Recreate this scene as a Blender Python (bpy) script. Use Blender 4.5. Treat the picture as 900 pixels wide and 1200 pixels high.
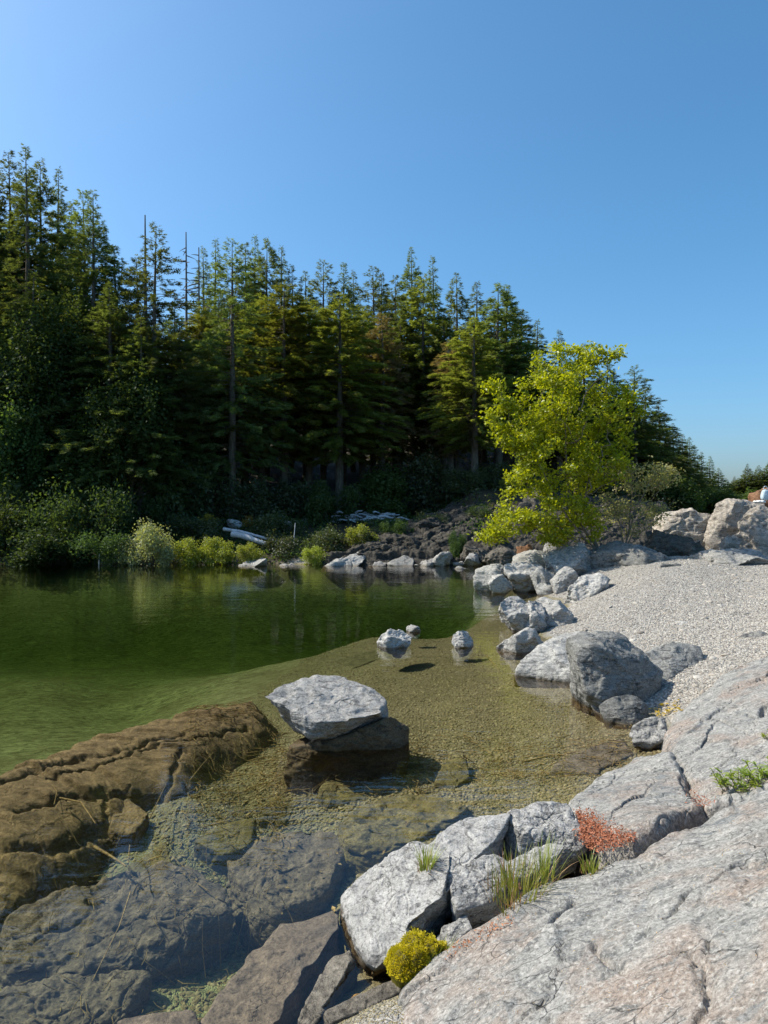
import bpy, bmesh, math, random
import numpy as np
from mathutils import Vector

for o in list(bpy.data.objects):
    bpy.data.objects.remove(o)
scene = bpy.context.scene
COL = scene.collection
R = math.radians

# ------------------------------------------------------------------ camera
CAM_H, FOC = 2.4, 832.0            # metres above the river, focal length in photo pixels
cam_d = bpy.data.cameras.new('camera')
cam = bpy.data.objects.new('camera', cam_d)
COL.objects.link(cam)
cam.location = (0, 0, CAM_H)
cam.rotation_euler = (R(90), 0, 0)
cam_d.sensor_fit = 'VERTICAL'
cam_d.sensor_height = 36
cam_d.sensor_width = 27
cam_d.lens = 36 * FOC / 1200
cam_d.clip_start = 0.05
cam_d.clip_end = 6000
scene.camera = cam

# ------------------------------------------------------------------ light
SUN_AZ, SUN_EL = -77.0, 47.0        # azimuth from the view direction (+Y), clockwise
sun_dir = Vector((math.sin(R(SUN_AZ)) * math.cos(R(SUN_EL)), math.cos(R(SUN_AZ)) * math.cos(R(SUN_EL)), math.sin(R(SUN_EL))))
world = bpy.data.worlds.new('World')
scene.world = world
world.use_nodes = True
wn = world.node_tree
wn.nodes.clear()
sky = wn.nodes.new('ShaderNodeTexSky')
sky.sky_type = 'NISHITA'
sky.sun_disc = False
sky.sun_elevation = R(SUN_EL)
sky.sun_rotation = R(SUN_AZ)
sky.altitude = 0
sky.air_density = 1.0
sky.dust_density = 2.2
sky.ozone_density = 8.0
bg = wn.nodes.new('ShaderNodeBackground')
bg.inputs['Strength'].default_value = 0.128
wo = wn.nodes.new('ShaderNodeOutputWorld')
hsv = wn.nodes.new('ShaderNodeHueSaturation')
hsv.inputs['Saturation'].default_value = 1.12
hsv.inputs['Hue'].default_value = .487
wn.links.new(sky.outputs[0], hsv.inputs['Color'])
wn.links.new(hsv.outputs[0], bg.inputs[0])
wn.links.new(bg.outputs[0], wo.inputs[0])
sun_l = bpy.data.lights.new('sun', 'SUN')
sun_l.energy = 4.3
sun_l.angle = R(0.5)
sun_l.color = (1.0, 0.93, 0.80)
sun = bpy.data.objects.new('sun', sun_l)
COL.objects.link(sun)
sun.rotation_euler = (-sun_dir).to_track_quat('-Z', 'Y').to_euler()
sun.location = (-30, 10, 40)
vs = scene.view_settings
vs.view_transform = 'Standard'
vs.look = 'None'
vs.exposure = 0.62
vs.gamma = 1.0
scene.cycles.max_bounces = 8
scene.cycles.transparent_max_bounces = 16
scene.cycles.caustics_reflective = False
scene.cycles.caustics_refractive = False

# ------------------------------------------------------------------ helpers
def W(px, py, Y=None, z=None):
    """the world point seen at photo pixel (px,py), at distance Y or at height z"""
    if Y is None:
        Y = (CAM_H - z) * FOC / (py - 600.0)
    return np.array([(px - 450) / FOC * Y, Y, CAM_H + (600 - py) / FOC * Y])

_rng = np.random.RandomState(7)
_perm = _rng.permutation(256)
_perm = np.concatenate([_perm, _perm, _perm])
_g = _rng.normal(size=(256, 3))
_g /= np.linalg.norm(_g, axis=1)[:, None]

def pnoise(p, seed=0):
    p = np.asarray(p, float) + seed * 17.31
    i = np.floor(p).astype(int)
    f = p - i
    i &= 255
    u = f * f * f * (f * (f * 6 - 15) + 10)
    res = 0
    for dx in (0, 1):
        wx = u[:, 0] if dx else 1 - u[:, 0]
        a = _perm[(i[:, 0] + dx) & 255]
        for dy in (0, 1):
            wy = u[:, 1] if dy else 1 - u[:, 1]
            b = _perm[a + ((i[:, 1] + dy) & 255)]
            for dz in (0, 1):
                wz = u[:, 2] if dz else 1 - u[:, 2]
                h = _g[_perm[b + ((i[:, 2] + dz) & 255)]]
                res = res + wx * wy * wz * (h[:, 0] * (f[:, 0] - dx) + h[:, 1] * (f[:, 1] - dy) + h[:, 2] * (f[:, 2] - dz))
    return res * 1.6

def fbm(p, octv=4, seed=0, gain=0.5):
    a, s, r = 1.0, 1.0, 0
    for k in range(octv):
        r = r + a * pnoise(p * s, seed + k * 3)
        a *= gain
        s *= 2.03
    return r

def ridged(p, octv=3, seed=0):
    a, s, r = 1.0, 1.0, 0
    for k in range(octv):
        r = r + a * (1 - np.abs(pnoise(p * s, seed + k * 5)) * 2)
        a *= .5
        s *= 2.1
    return r

def sstep(a, b, x):
    t = np.clip((x - a) / (b - a), 0, 1)
    return t * t * (3 - 2 * t)

class TPS:
    def __init__(s, pts, vals, lam=1e-4):
        s.p = np.asarray(pts, float)
        n = len(s.p)
        K = s.phi(np.linalg.norm(s.p[:, None] - s.p[None], axis=2)) + lam * np.eye(n)
        P = np.c_[np.ones(n), s.p]
        A = np.zeros((n + 3, n + 3))
        A[:n, :n] = K; A[:n, n:] = P; A[n:, :n] = P.T
        s.w = np.linalg.solve(A, np.r_[vals, 0, 0, 0])
    @staticmethod
    def phi(r):
        return np.where(r > 1e-9, r * r * np.log(np.maximum(r, 1e-9)), 0)
    def __call__(s, q):
        out = np.empty(len(q))
        for i in range(0, len(q), 40000):
            qq = q[i:i + 40000]
            out[i:i + 40000] = s.phi(np.sqrt(((qq[:, None] - s.p[None]) ** 2).sum(2))) @ s.w[:-3] + s.w[-3] + qq @ s.w[-2:]
        return out

def new_mesh(name, V, F, smooth=True):
    V = np.asarray(V, np.float32)
    F = np.asarray(F, np.int32)
    me = bpy.data.meshes.new(name)
    k = F.shape[1]
    me.vertices.add(len(V)); me.vertices.foreach_set('co', V.ravel())
    me.loops.add(F.size); me.loops.foreach_set('vertex_index', F.ravel())
    me.polygons.add(len(F))
    me.polygons.foreach_set('loop_start', np.arange(0, F.size, k, dtype=np.int32))
    me.polygons.foreach_set('use_smooth', np.full(len(F), smooth))
    me.update(calc_edges=True)
    me.validate()
    return me

def link(name, data, mat=None, parent=None, loc=(0, 0, 0), rot=(0, 0, 0), sc=(1, 1, 1)):
    o = bpy.data.objects.new(name, data)
    COL.objects.link(o)
    o.location = loc; o.rotation_euler = rot; o.scale = sc
    if mat is not None and data is not None and not data.materials:
        data.materials.append(mat)
    if parent is not None:
        o.parent = parent
    return o

def tag(o, label=None, cat=None, group=None, kind=None):
    if label: o['label'] = label
    if cat: o['category'] = cat
    if group: o['group'] = group
    if kind: o['kind'] = kind
    return o

def vnormals(V, F):
    n = np.cross(V[F[:, 1]] - V[F[:, 0]], V[F[:, -1]] - V[F[:, 0]])
    N = np.zeros_like(V)
    for k in range(F.shape[1]):
        for c in range(3):
            N[:, c] += np.bincount(F[:, k], n[:, c], len(V))
    return N / np.maximum(np.linalg.norm(N, axis=1), 1e-12)[:, None]

_ico = {}
def ico(n):
    if n not in _ico:
        bm = bmesh.new()
        bmesh.ops.create_icosphere(bm, subdivisions=n, radius=1)
        bm.verts.ensure_lookup_table()
        V = np.array([v.co[:] for v in bm.verts])
        F = np.array([[v.index for v in f.verts] for f in bm.faces])
        bm.free()
        _ico[n] = (V, F)
    return _ico[n]

def join(parts):
    Vs, Fs, n = [], [], 0
    for V, F in parts:
        Vs.append(V); Fs.append(np.asarray(F) + n); n += len(V)
    return np.concatenate(Vs), np.concatenate(Fs)

def grid_faces(nu, nv):
    i = np.arange((nu - 1) * (nv - 1))
    a = (i // (nu - 1)) * nu + i % (nu - 1)
    return np.c_[a, a + 1, a + nu + 1, a + nu]

def tube(path, radii, sides=6):
    """a tapered tube along a path"""
    path = np.asarray(path, float); n = len(path)
    t = np.gradient(path, axis=0)
    t /= np.maximum(np.linalg.norm(t, axis=1), 1e-9)[:, None]
    ref = np.where(np.abs(t[:, 2:3]) > .9, np.array([[1., 0, 0]]), np.array([[0, 0, 1.]]))
    a = np.cross(t, ref); a /= np.linalg.norm(a, axis=1)[:, None]
    b = np.cross(t, a)
    th = np.arange(sides) / sides * 2 * math.pi
    r = np.asarray(radii, float)[:, None, None]
    V = path[:, None] + r * (a[:, None] * np.cos(th)[None, :, None] + b[:, None] * np.sin(th)[None, :, None])
    V = V.reshape(-1, 3)
    F = []
    for i in range(n - 1):
        for k in range(sides):
            F.append((i * sides + k, i * sides + (k + 1) % sides, (i + 1) * sides + (k + 1) % sides, (i + 1) * sides + k))
    return V, np.array(F)

# ------------------------------------------------------------------ materials
class NT:
    def __init__(s, name):
        s.m = bpy.data.materials.new(name)
        s.m.use_nodes = True
        s.t = s.m.node_tree
        s.t.nodes.clear()
        s.out = s.t.nodes.new('ShaderNodeOutputMaterial')
    def n(s, typ, **kw):
        nd = s.t.nodes.new('ShaderNode' + typ)
        for k, v in kw.items():
            if k.startswith('i_'):
                s.set(nd, k[2:].replace('_', ' '), v)
            else:
                setattr(nd, k, v)
        return nd
    def set(s, nd, key, v):
        sock = nd.inputs[int(key)] if key.isdigit() else nd.inputs[key]
        if isinstance(v, bpy.types.NodeSocket):
            s.t.links.new(v, sock)
        else:
            sock.default_value = v
    def pos(s):
        return s.n('NewGeometry').outputs['Position']
    def noise(s, scale, detail=4, rough=.55, vec=None, dist=0.0):
        nd = s.n('TexNoise', i_Scale=scale, i_Detail=detail, i_Roughness=rough, i_Distortion=dist)
        s.t.links.new(vec if vec is not None else s.pos(), nd.inputs['Vector'])
        return nd.outputs['Fac']
    def ramp(s, fac, stops, interp='LINEAR'):
        nd = s.n('ValToRGB')
        nd.color_ramp.interpolation = interp
        e = nd.color_ramp.elements
        while len(e) < len(stops):
            e.new(.5)
        for q, (p, c) in zip(e, stops):
            q.position = p
            q.color = (c, c, c, 1) if not hasattr(c, '__len__') else (*c, 1)
        s.t.links.new(fac, nd.inputs[0])
        return nd.outputs[0]
    def mix(s, fac, a, b, mode='MIX'):
        nd = s.n('MixRGB', blend_type=mode)
        for k, v in ((0, fac), (1, a), (2, b)):
            if isinstance(v, bpy.types.NodeSocket):
                s.t.links.new(v, nd.inputs[k])
            else:
                nd.inputs[k].default_value = v if k == 0 else (*v, 1)
        return nd.outputs[0]
    def math(s, op, a, b=0.0, clamp=False):
        nd = s.n('Math', operation=op, use_clamp=clamp)
        for k, v in ((0, a), (1, b)):
            if isinstance(v, bpy.types.NodeSocket):
                s.t.links.new(v, nd.inputs[k])
            else:
                nd.inputs[k].default_value = v
        return nd.outputs[0]
    def sepz(s):
        nd = s.n('SeparateXYZ')
        s.t.links.new(s.pos(), nd.inputs[0])
        return nd.outputs
    def stretch(s, sc, rot=(0, 0, 0)):
        nd = s.n('Mapping')
        nd.inputs['Scale'].default_value = sc
        nd.inputs['Rotation'].default_value = rot
        s.t.links.new(s.pos(), nd.inputs['Vector'])
        return nd.outputs[0]
    def bump(s, h, strength, dist, normal=None):
        nd = s.n('Bump', i_Strength=strength, i_Distance=dist)
        s.t.links.new(h, nd.inputs['Height'])
        if normal is not None:
            s.t.links.new(normal, nd.inputs['Normal'])
        return nd.outputs[0]
    def principled(s, col, rough=.8, normal=None, spec=.3):
        p = s.n('BsdfPrincipled')
        for k, v in (('Base Color', col), ('Roughness', rough), ('Specular IOR Level', spec)):
            if isinstance(v, bpy.types.NodeSocket):
                s.t.links.new(v, p.inputs[k])
            else:
                p.inputs[k].default_value = (*v, 1) if hasattr(v, '__len__') else v
        if normal is not None:
            s.t.links.new(normal, p.inputs['Normal'])
        s.t.links.new(p.outputs[0], s.out.inputs[0])
        return s.m

def rock_mat(name, c_mid, c_light, c_dark, scale=1.0, veins=0.5, algae=(.105, .068, .026), pink=None, rot=(0, 0, .6), bump=.8, wet=.09, stv=(1, 1, 3.0)):
    t = NT(name)
    st = t.stretch(stv, rot)
    big = t.noise(1.3 * scale, 3, .6, dist=.4)
    mid = t.noise(6 * scale, 5, .65, st, .6)
    fine = t.noise(45 * scale, 4, .7)
    grit = t.noise(170 * scale, 2, .6)
    col = t.mix(t.ramp(mid, [(.36, 0.), (.64, 1.)]), c_mid, c_light)
    if pink:
        col = t.mix(t.ramp(big, [(.48, 0.), (.62, 1.)]), col, pink)
    dk = t.ramp(t.noise(4.5 * scale, 6, .72, st, 1.2), [(.52, 0.), (.64, .9)])
    col = t.mix(dk, col, c_dark)
    if pink:
        pale = t.ramp(t.noise(9 * scale, 5, .75, st, 2.0), [(.56, 0.), (.66, .8)])
        col = t.mix(pale, col, tuple(c * 1.22 for c in c_light))
        fleck = t.ramp(t.noise(34 * scale, 4, .75, None, .3), [(.53, 0.), (.62, .55)])
        col = t.mix(fleck, col, tuple(c * 1.3 for c in c_light))
        blot = t.ramp(t.noise(2.6 * scale, 5, .7, None, 1.5), [(.56, 0.), (.66, .6)])
        col = t.mix(blot, col, (.13, .145, .15))
        vv = t.n('TexVoronoi', feature='DISTANCE_TO_EDGE', i_Scale=1.3)
        vd = t.n('MixRGB', blend_type='ADD'); vd.inputs[0].default_value = .5
        vz = t.n('TexNoise', i_Scale=2.2, i_Detail=4.0)
        t.t.links.new(t.pos(), vz.inputs['Vector']); t.t.links.new(t.pos(), vd.inputs[1]); t.t.links.new(vz.outputs['Color'], vd.inputs[2])
        t.t.links.new(vd.outputs[0], vv.inputs['Vector'])
        col = t.mix(t.ramp(vv.outputs['Distance'], [(0., .4), (.007, 0.)]), col, (.46, .45, .42))
    # thin dark joints
    v = t.n('TexVoronoi', feature='DISTANCE_TO_EDGE', i_Scale=3.2 * scale)
    dv = t.n('MixRGB', blend_type='ADD'); dv.inputs[0].default_value = .22
    nz = t.n('TexNoise', i_Scale=5 * scale, i_Detail=3.0)
    t.t.links.new(t.pos(), nz.inputs['Vector'])
    t.t.links.new(st, dv.inputs[1]); t.t.links.new(nz.outputs['Color'], dv.inputs[2])
    t.t.links.new(dv.outputs[0], v.inputs['Vector'])
    crack = t.ramp(v.outputs['Distance'], [(0.0, 1.), (.018, 0.)])
    cmask = t.ramp(t.noise(2.1 * scale, 2), [(.5, 0.), (.62, 1.)])
    crack = t.math('MULTIPLY', crack, cmask)
    col = t.mix(t.math('MULTIPLY', crack, veins), col, tuple(c * .35 for c in c_dark))
    sp = t.ramp(fine, [(.33, .5), (.5, 1.), (.7, 1.35)])
    col = t.mix(1.0, col, sp, 'MULTIPLY')
    gp = t.ramp(grit, [(.3, .72), (.5, 1.), (.7, 1.25)])
    col = t.mix(.8, col, gp, 'MULTIPLY')
    ob = t.n('ObjectInfo')
    vr = t.math('ADD', t.math('MULTIPLY', ob.outputs['Random'], .42), .74)
    cmb = t.n('CombineColor')
    t.t.links.new(vr, cmb.inputs[0]); t.t.links.new(t.math('MULTIPLY', vr, .985), cmb.inputs[1]); t.t.links.new(t.math('MULTIPLY', vr, .955), cmb.inputs[2])
    if not pink:
        col = t.mix(1.0, col, cmb.outputs[0], 'MULTIPLY')
    # wet line and the brown algae that grows below the water
    z = t.sepz()[2]
    zz = t.math('ADD', z, t.math('MULTIPLY', t.math('SUBTRACT', big, .5), .12))
    wetf = t.ramp(zz, [(0.0, 1.), (wet, 0.)]) if wet > 0 else None
    rough = .82
    if wetf is not None:
        col = t.mix(t.math('MULTIPLY', wetf, .6), col, tuple(.45 * (a + b) * .5 for a, b in zip(c_mid, algae)))
        al = t.n('MapRange'); t.t.links.new(z, al.inputs[0])
        al.inputs[1].default_value = .03; al.inputs[2].default_value = -.05
        alc = t.mix(t.ramp(mid, [(.35, 0.), (.65, 1.)]), tuple(c * .6 for c in algae), tuple(c * 1.35 for c in algae))
        alc = t.mix(1.0, alc, sp, 'MULTIPLY')
        col = t.mix(al.outputs[0], col, alc)
    h = t.math('ADD', t.math('MULTIPLY', mid, .9), t.math('MULTIPLY', fine, .35))
    h = t.math('SUBTRACT', h, t.math('MULTIPLY', crack, .8 * veins))
    nrm = t.bump(h, bump, .035 / scale)
    nrm = t.bump(grit, .35 * bump, .006 / scale, nrm)
    return t.principled(col, rough, nrm, .25)

M = {}
M['white_rock'] = rock_mat('white_rock', (.30, .295, .28), (.46, .452, .43), (.095, .093, .088), 1.6, .5)
M['shaded_base_rock'] = rock_mat('shaded_base_rock', (.085, .062, .036), (.13, .10, .06), (.03, .024, .018), 1.4, .4, algae=(.105, .078, .036))  # brown rock, its colour darkened to read as shadow under the white rock
M['grey_rock'] = rock_mat('grey_rock', (.22, .22, .21), (.39, .385, .365), (.075, .077, .078), 1.3, .6)
M['boulder'] = rock_mat('boulder_rock', (.15, .152, .145), (.26, .26, .245), (.05, .05, .05), 1.2, .8, bump=.8)
M['tan_rock'] = rock_mat('tan_rock', (.27, .24, .205), (.42, .385, .34), (.10, .085, .07), .9, .5, wet=0)
M['slab'] = rock_mat('slab_rock', (.18, .178, .165), (.315, .305, .28), (.10, .103, .10), 1.15, .5, pink=(.25, .205, .17), bump=.85, stv=(1.0, 1.7, 1.0), rot=(0, 0, .75))
M['block'] = rock_mat('block_rock', (.25, .248, .24), (.41, .405, .39), (.085, .085, .085), 1.8, .7, bump=.9)
M['dark_rock'] = rock_mat('dark_rock', (.085, .075, .06), (.16, .145, .12), (.04, .036, .03), .7, .6, wet=0)  # albedo lowered to stand for the strong shade over the far outcrops
M['shelf_rock'] = rock_mat('shelf_rock', (.04, .036, .029), (.095, .086, .07), (.016, .015, .012), .6, .7, wet=0, rot=(.3, .2, .4))  # very dark colour stands in for the shade lying on the far shelf
M['shore_rock'] = rock_mat('shore_rock', (.26, .25, .235), (.42, .41, .39), (.09, .085, .08), .8, .6, wet=.12)
M['ridge'] = rock_mat('sunken_ridge_rock', (.15, .112, .06), (.20, .15, .085), (.06, .045, .025), 1.2, .5, algae=(.185, .132, .062), rot=(.3, .2, .5))
M['sunken'] = rock_mat('sunken_rock', (.15, .135, .08), (.21, .19, .11), (.07, .06, .035), 1.3, .4, algae=(.15, .125, .05))
M['sunken_grey'] = rock_mat('sunken_grey_rock', (.17, .155, .13), (.24, .22, .19), (.07, .065, .055), 1.3, .4, algae=(.15, .122, .085))
M['deep_rock'] = rock_mat('deep_rock', (.08, .078, .04), (.12, .115, .06), (.045, .044, .026), 1.2, .3, algae=(.11, .10, .045))
M['rust_rock'] = rock_mat('rust_rock', (.17, .085, .045), (.27, .15, .085), (.07, .035, .02), 1.5, .5, wet=0)
M['ochre'] = rock_mat('ochre_stone', (.42, .24, .05), (.55, .34, .10), (.2, .1, .03), 4, .2, wet=0)

def leaf_mat(name, c1, c2, trans=.45, rough=.5, gloss=.06, tcol=None):
    t = NT(name)
    geo = t.n('NewGeometry')
    obi = t.n('ObjectInfo')
    col = t.mix(geo.outputs['Random Per Island'], c1, c2)
    hs = t.n('HueSaturation')
    t.t.links.new(col, hs.inputs['Color'])
    t.t.links.new(t.math('ADD', t.math('MULTIPLY', obi.outputs['Random'], .55), .72), hs.inputs['Value'])
    t.t.links.new(t.math('ADD', t.math('MULTIPLY', obi.outputs['Random'], .035), .488), hs.inputs['Hue'])
    col = hs.outputs[0]
    d = t.n('BsdfDiffuse'); t.t.links.new(col, d.inputs[0])
    tr = t.n('BsdfTranslucent')
    t.t.links.new(t.mix(1.0, col, tcol or (1.5, 1.5, .6), 'MULTIPLY'), tr.inputs[0])
    m1 = t.n('MixShader'); m1.inputs[0].default_value = trans
    t.t.links.new(d.outputs[0], m1.inputs[1]); t.t.links.new(tr.outputs[0], m1.inputs[2])
    g = t.n('BsdfGlossy'); g.inputs['Roughness'].default_value = rough; g.inputs[0].default_value = (.9, .95, 1, 1)
    m2 = t.n('MixShader'); m2.inputs[0].default_value = gloss
    t.t.links.new(m1.outputs[0], m2.inputs[1]); t.t.links.new(g.outputs[0], m2.inputs[2])
    t.t.links.new(m2.outputs[0], t.out.inputs[0])
    return t.m

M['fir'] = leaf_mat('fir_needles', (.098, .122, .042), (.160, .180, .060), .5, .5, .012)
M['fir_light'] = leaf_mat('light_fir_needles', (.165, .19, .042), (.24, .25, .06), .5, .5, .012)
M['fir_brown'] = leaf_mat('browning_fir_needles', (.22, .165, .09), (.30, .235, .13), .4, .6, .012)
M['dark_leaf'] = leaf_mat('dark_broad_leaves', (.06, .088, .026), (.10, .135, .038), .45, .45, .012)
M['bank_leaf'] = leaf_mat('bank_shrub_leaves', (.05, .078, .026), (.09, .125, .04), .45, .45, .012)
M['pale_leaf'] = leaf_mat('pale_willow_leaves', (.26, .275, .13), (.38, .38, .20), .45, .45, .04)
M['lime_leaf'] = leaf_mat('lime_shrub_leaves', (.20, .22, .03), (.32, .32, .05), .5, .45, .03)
M['alder'] = leaf_mat('alder_leaves', (.225, .262, .016), (.42, .425, .025), .55, .35, .02, (1.34, 1.28, .3))
M['twig_leaf'] = leaf_mat('dusty_shrub_leaves', (.24, .23, .10), (.34, .32, .16), .45, .5, .02)
M['gold_leaf'] = leaf_mat('golden_shrub_leaves', (.30, .20, .02), (.42, .27, .03), .4, .5, .03)
M['grass'] = leaf_mat('grass_blades', (.17, .20, .03), (.30, .30, .06), .4, .45, .05)
M['dry_grass'] = leaf_mat('dry_grass_blades', (.30, .15, .08), (.45, .29, .16), .3, .5, .03)
M['moss'] = leaf_mat('yellow_moss', (.58, .52, .018), (.80, .72, .035), .3, .6, .02)
M['moss_dark'] = leaf_mat('shaded_moss', (.14, .125, .015), (.22, .19, .02), .2, .6, .02)  # cushion colour darkened to paint the shaded depth between the shoots
M['plant'] = leaf_mat('ledge_plant_leaves', (.16, .22, .02), (.30, .33, .035), .45, .4, .06)
M['red_litter'] = leaf_mat('red_needle_litter', (.24, .075, .035), (.50, .20, .10), .1, .6, .02)
M['yellow_litter'] = leaf_mat('yellow_fallen_leaves', (.55, .38, .03), (.65, .5, .06), .3, .5, .03)
M['under'] = leaf_mat('understorey_leaves', (.06, .08, .028), (.11, .13, .045), .4, .5, .03)

def bark_mat(name, c1, c2, sc=8):
    t = NT(name)
    nz = t.noise(sc, 5, .65, t.stretch((1, 1, .25)))
    col = t.mix(t.ramp(nz, [(.35, 0.), (.65, 1.)]), c1, c2)
    return t.principled(col, .85, t.bump(nz, .7, .03), .2)
M['bark'] = bark_mat('fir_bark', (.085, .068, .05), (.20, .165, .125), 9)
M['pale_bark'] = bark_mat('grey_alder_bark', (.12, .10, .075), (.24, .20, .15), 14)
M['drift'] = bark_mat('bleached_driftwood', (.34, .35, .36), (.52, .53, .54), 10)
M['stick'] = bark_mat('sunken_sticks', (.13, .09, .035), (.34, .25, .10), 25)
M['snag'] = bark_mat('dead_snag_wood', (.12, .105, .09), (.20, .18, .16), 9)

def cloth_mat(name, c):
    t = NT(name)
    nz = t.noise(30, 3)
    return t.principled(t.mix(nz, tuple(x * .8 for x in c), c), .8, t.bump(nz, .4, .02), .2)

# ------------------------------------------------------------------ ground
# (px, py, height) read off the photograph, or (X/Y, distance, height) further out
G1 = [(620, 905, -.22), (540, 905, -.30), (560, 840, -.26), (620, 835, -.20), (480, 800, -.36), (545, 765, -.26), (565, 725, -.36),
      (605, 702, -.35), (430, 768, -.48), (360, 800, -.60), (210, 850, -.85), (60, 890, -1.0), (-60, 880, -1.2),
      (200, 805, -1.3), (50, 800, -1.5), (340, 775, -.85), (440, 748, -.65),
      
      (450, 960, -.36), (340, 935, -.44), (300, 890, -.46), (210, 985, -.56), (100, 1100, -.9), (240, 1120, -.95), (40, 1180, -.9),
      (330, 1050, -.85), (375, 1040, -.7), (410, 1185, -.045), (450, 1165, -.045), (370, 1195, -.08), (300, 1190, -.6), (690, 890, -.12), (740, 865, -.07),
      (700, 840, -.10), (650, 860, -.16), (640, 800, -.12), (590, 790, -.18), (580, 745, -.2),
      (700, 722, .32), (800, 722, .52), (890, 702, .72), (800, 684, .78), (890, 668, .92), (705, 702, .42), (765, 812, .13), (830, 785, .36),
      (890, 765, .52), (655, 735, .10), (790, 832, .07), (660, 712, -.03), (640, 712, -.1), (770, 850, .0), (760, 750, .30), (690, 655, .85), (640, 672, .25), (580, 690, -.1),
      (880, 652, 1.1), (800, 662, 1.0), (980, 660, 1.2), (1000, 760, .8)]
G2 = []
for u in (-.9, -.6, -.35, -.1, .08):
    G2 += [] if u > -.2 else [(u, 13, -1.45)]
    G2 += [(u, 17, -1.8 if u < -.2 else -1.15 if u < 0 else -.7), (u, 20, -2.15), (u, 24, -2.6), (u, 27.5, -2.5), (u, 30.2, -1.3), (u, 31.6, -.35), (u, 32.6, .03), (u, 34, .45), (u, 37, 1.25), (u, 42, 1.9), (u, 48, 3.0), (u, 60, 7.2), (u, 85, 15), (u, 130, 24), (u, 300, 30)]
G2 += [(.02, 38, 1.5), (.12, 36, 1.4), (.13, 40, 2.8), (.13, 44, 4.2), (.2, 44, 3.6), (.17, 26, -1.0), (.17, 30, -.8), (.2, 33, .2), (.22, 37, 1.6), (.25, 60, 6.5), (.25, 90, 11), (.25, 300, 16)]
for u in (.42, .6, .95):
    G2 += [(u, 27, .8), (u, 34, .5), (u, 45, .6), (u, 60, 1.2), (u, 90, 2.2), (u, 140, 3), (u, 300, 5)]
_pts, _vals = [], []
for px, py, z in G1:
    p = W(px, py, z=z)
    _pts.append((p[0] / p[1] * 2, math.log(p[1]))); _vals.append(z)
for u, Y, z in G2:
    _pts.append((u * 2, math.log(Y))); _vals.append(z)
_gt = TPS(_pts, np.array(_vals), 2e-3)

def gz(X, Y, detail=True):
    X = np.atleast_1d(np.asarray(X, float)); Y = np.atleast_1d(np.asarray(Y, float))
    Yc = np.clip(Y, 2.6, 300)
    q = np.c_[np.clip(X / np.maximum(Y, 1.5), -.95, .95) * 2, np.log(Yc)]
    z = _gt(q)
    if detail:
        p = np.c_[X, Y, np.zeros_like(X)]
        far = sstep(31, 36, Y)
        z = z + .035 * fbm(p * .8, 3, 2) * (1 - far) + far * (.25 * fbm(p * .35, 3, 5))
    return z

def gz1(x, y):
    return float(gz([x], [y])[0])

u1 = np.r_[np.linspace(-1.7, -.62, 30)[:-1], np.linspace(-.62, .68, 430), np.linspace(.68, 1.7, 30)[1:]]
v1 = np.r_[np.linspace(math.log(1.0), math.log(60), 470), np.linspace(math.log(60), math.log(4000), 60)[1:]]
UU, VV = np.meshgrid(u1, v1)
gY = np.exp(VV).ravel(); gX = (UU * np.exp(VV)).ravel()
gZ = gz(gX, gY)
gV = np.c_[gX, gY, gZ]
ground_me = new_mesh('ground', gV, grid_faces(len(u1), len(v1)))
forest = sstep(32.7, 34.5, gY + 1.2 * pnoise(np.c_[gX, gY, gX * 0] * .5, 3)) * (1 - sstep(.27, .33, gX / gY) * (1 - sstep(33, 36, gY)))
forest = np.maximum(forest, sstep(24, 26, gY) * sstep(.2, .24, gX / gY))
at = ground_me.attributes.new('forest', 'FLOAT', 'POINT')
at.data.foreach_set('value', forest.astype(np.float32))

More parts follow.
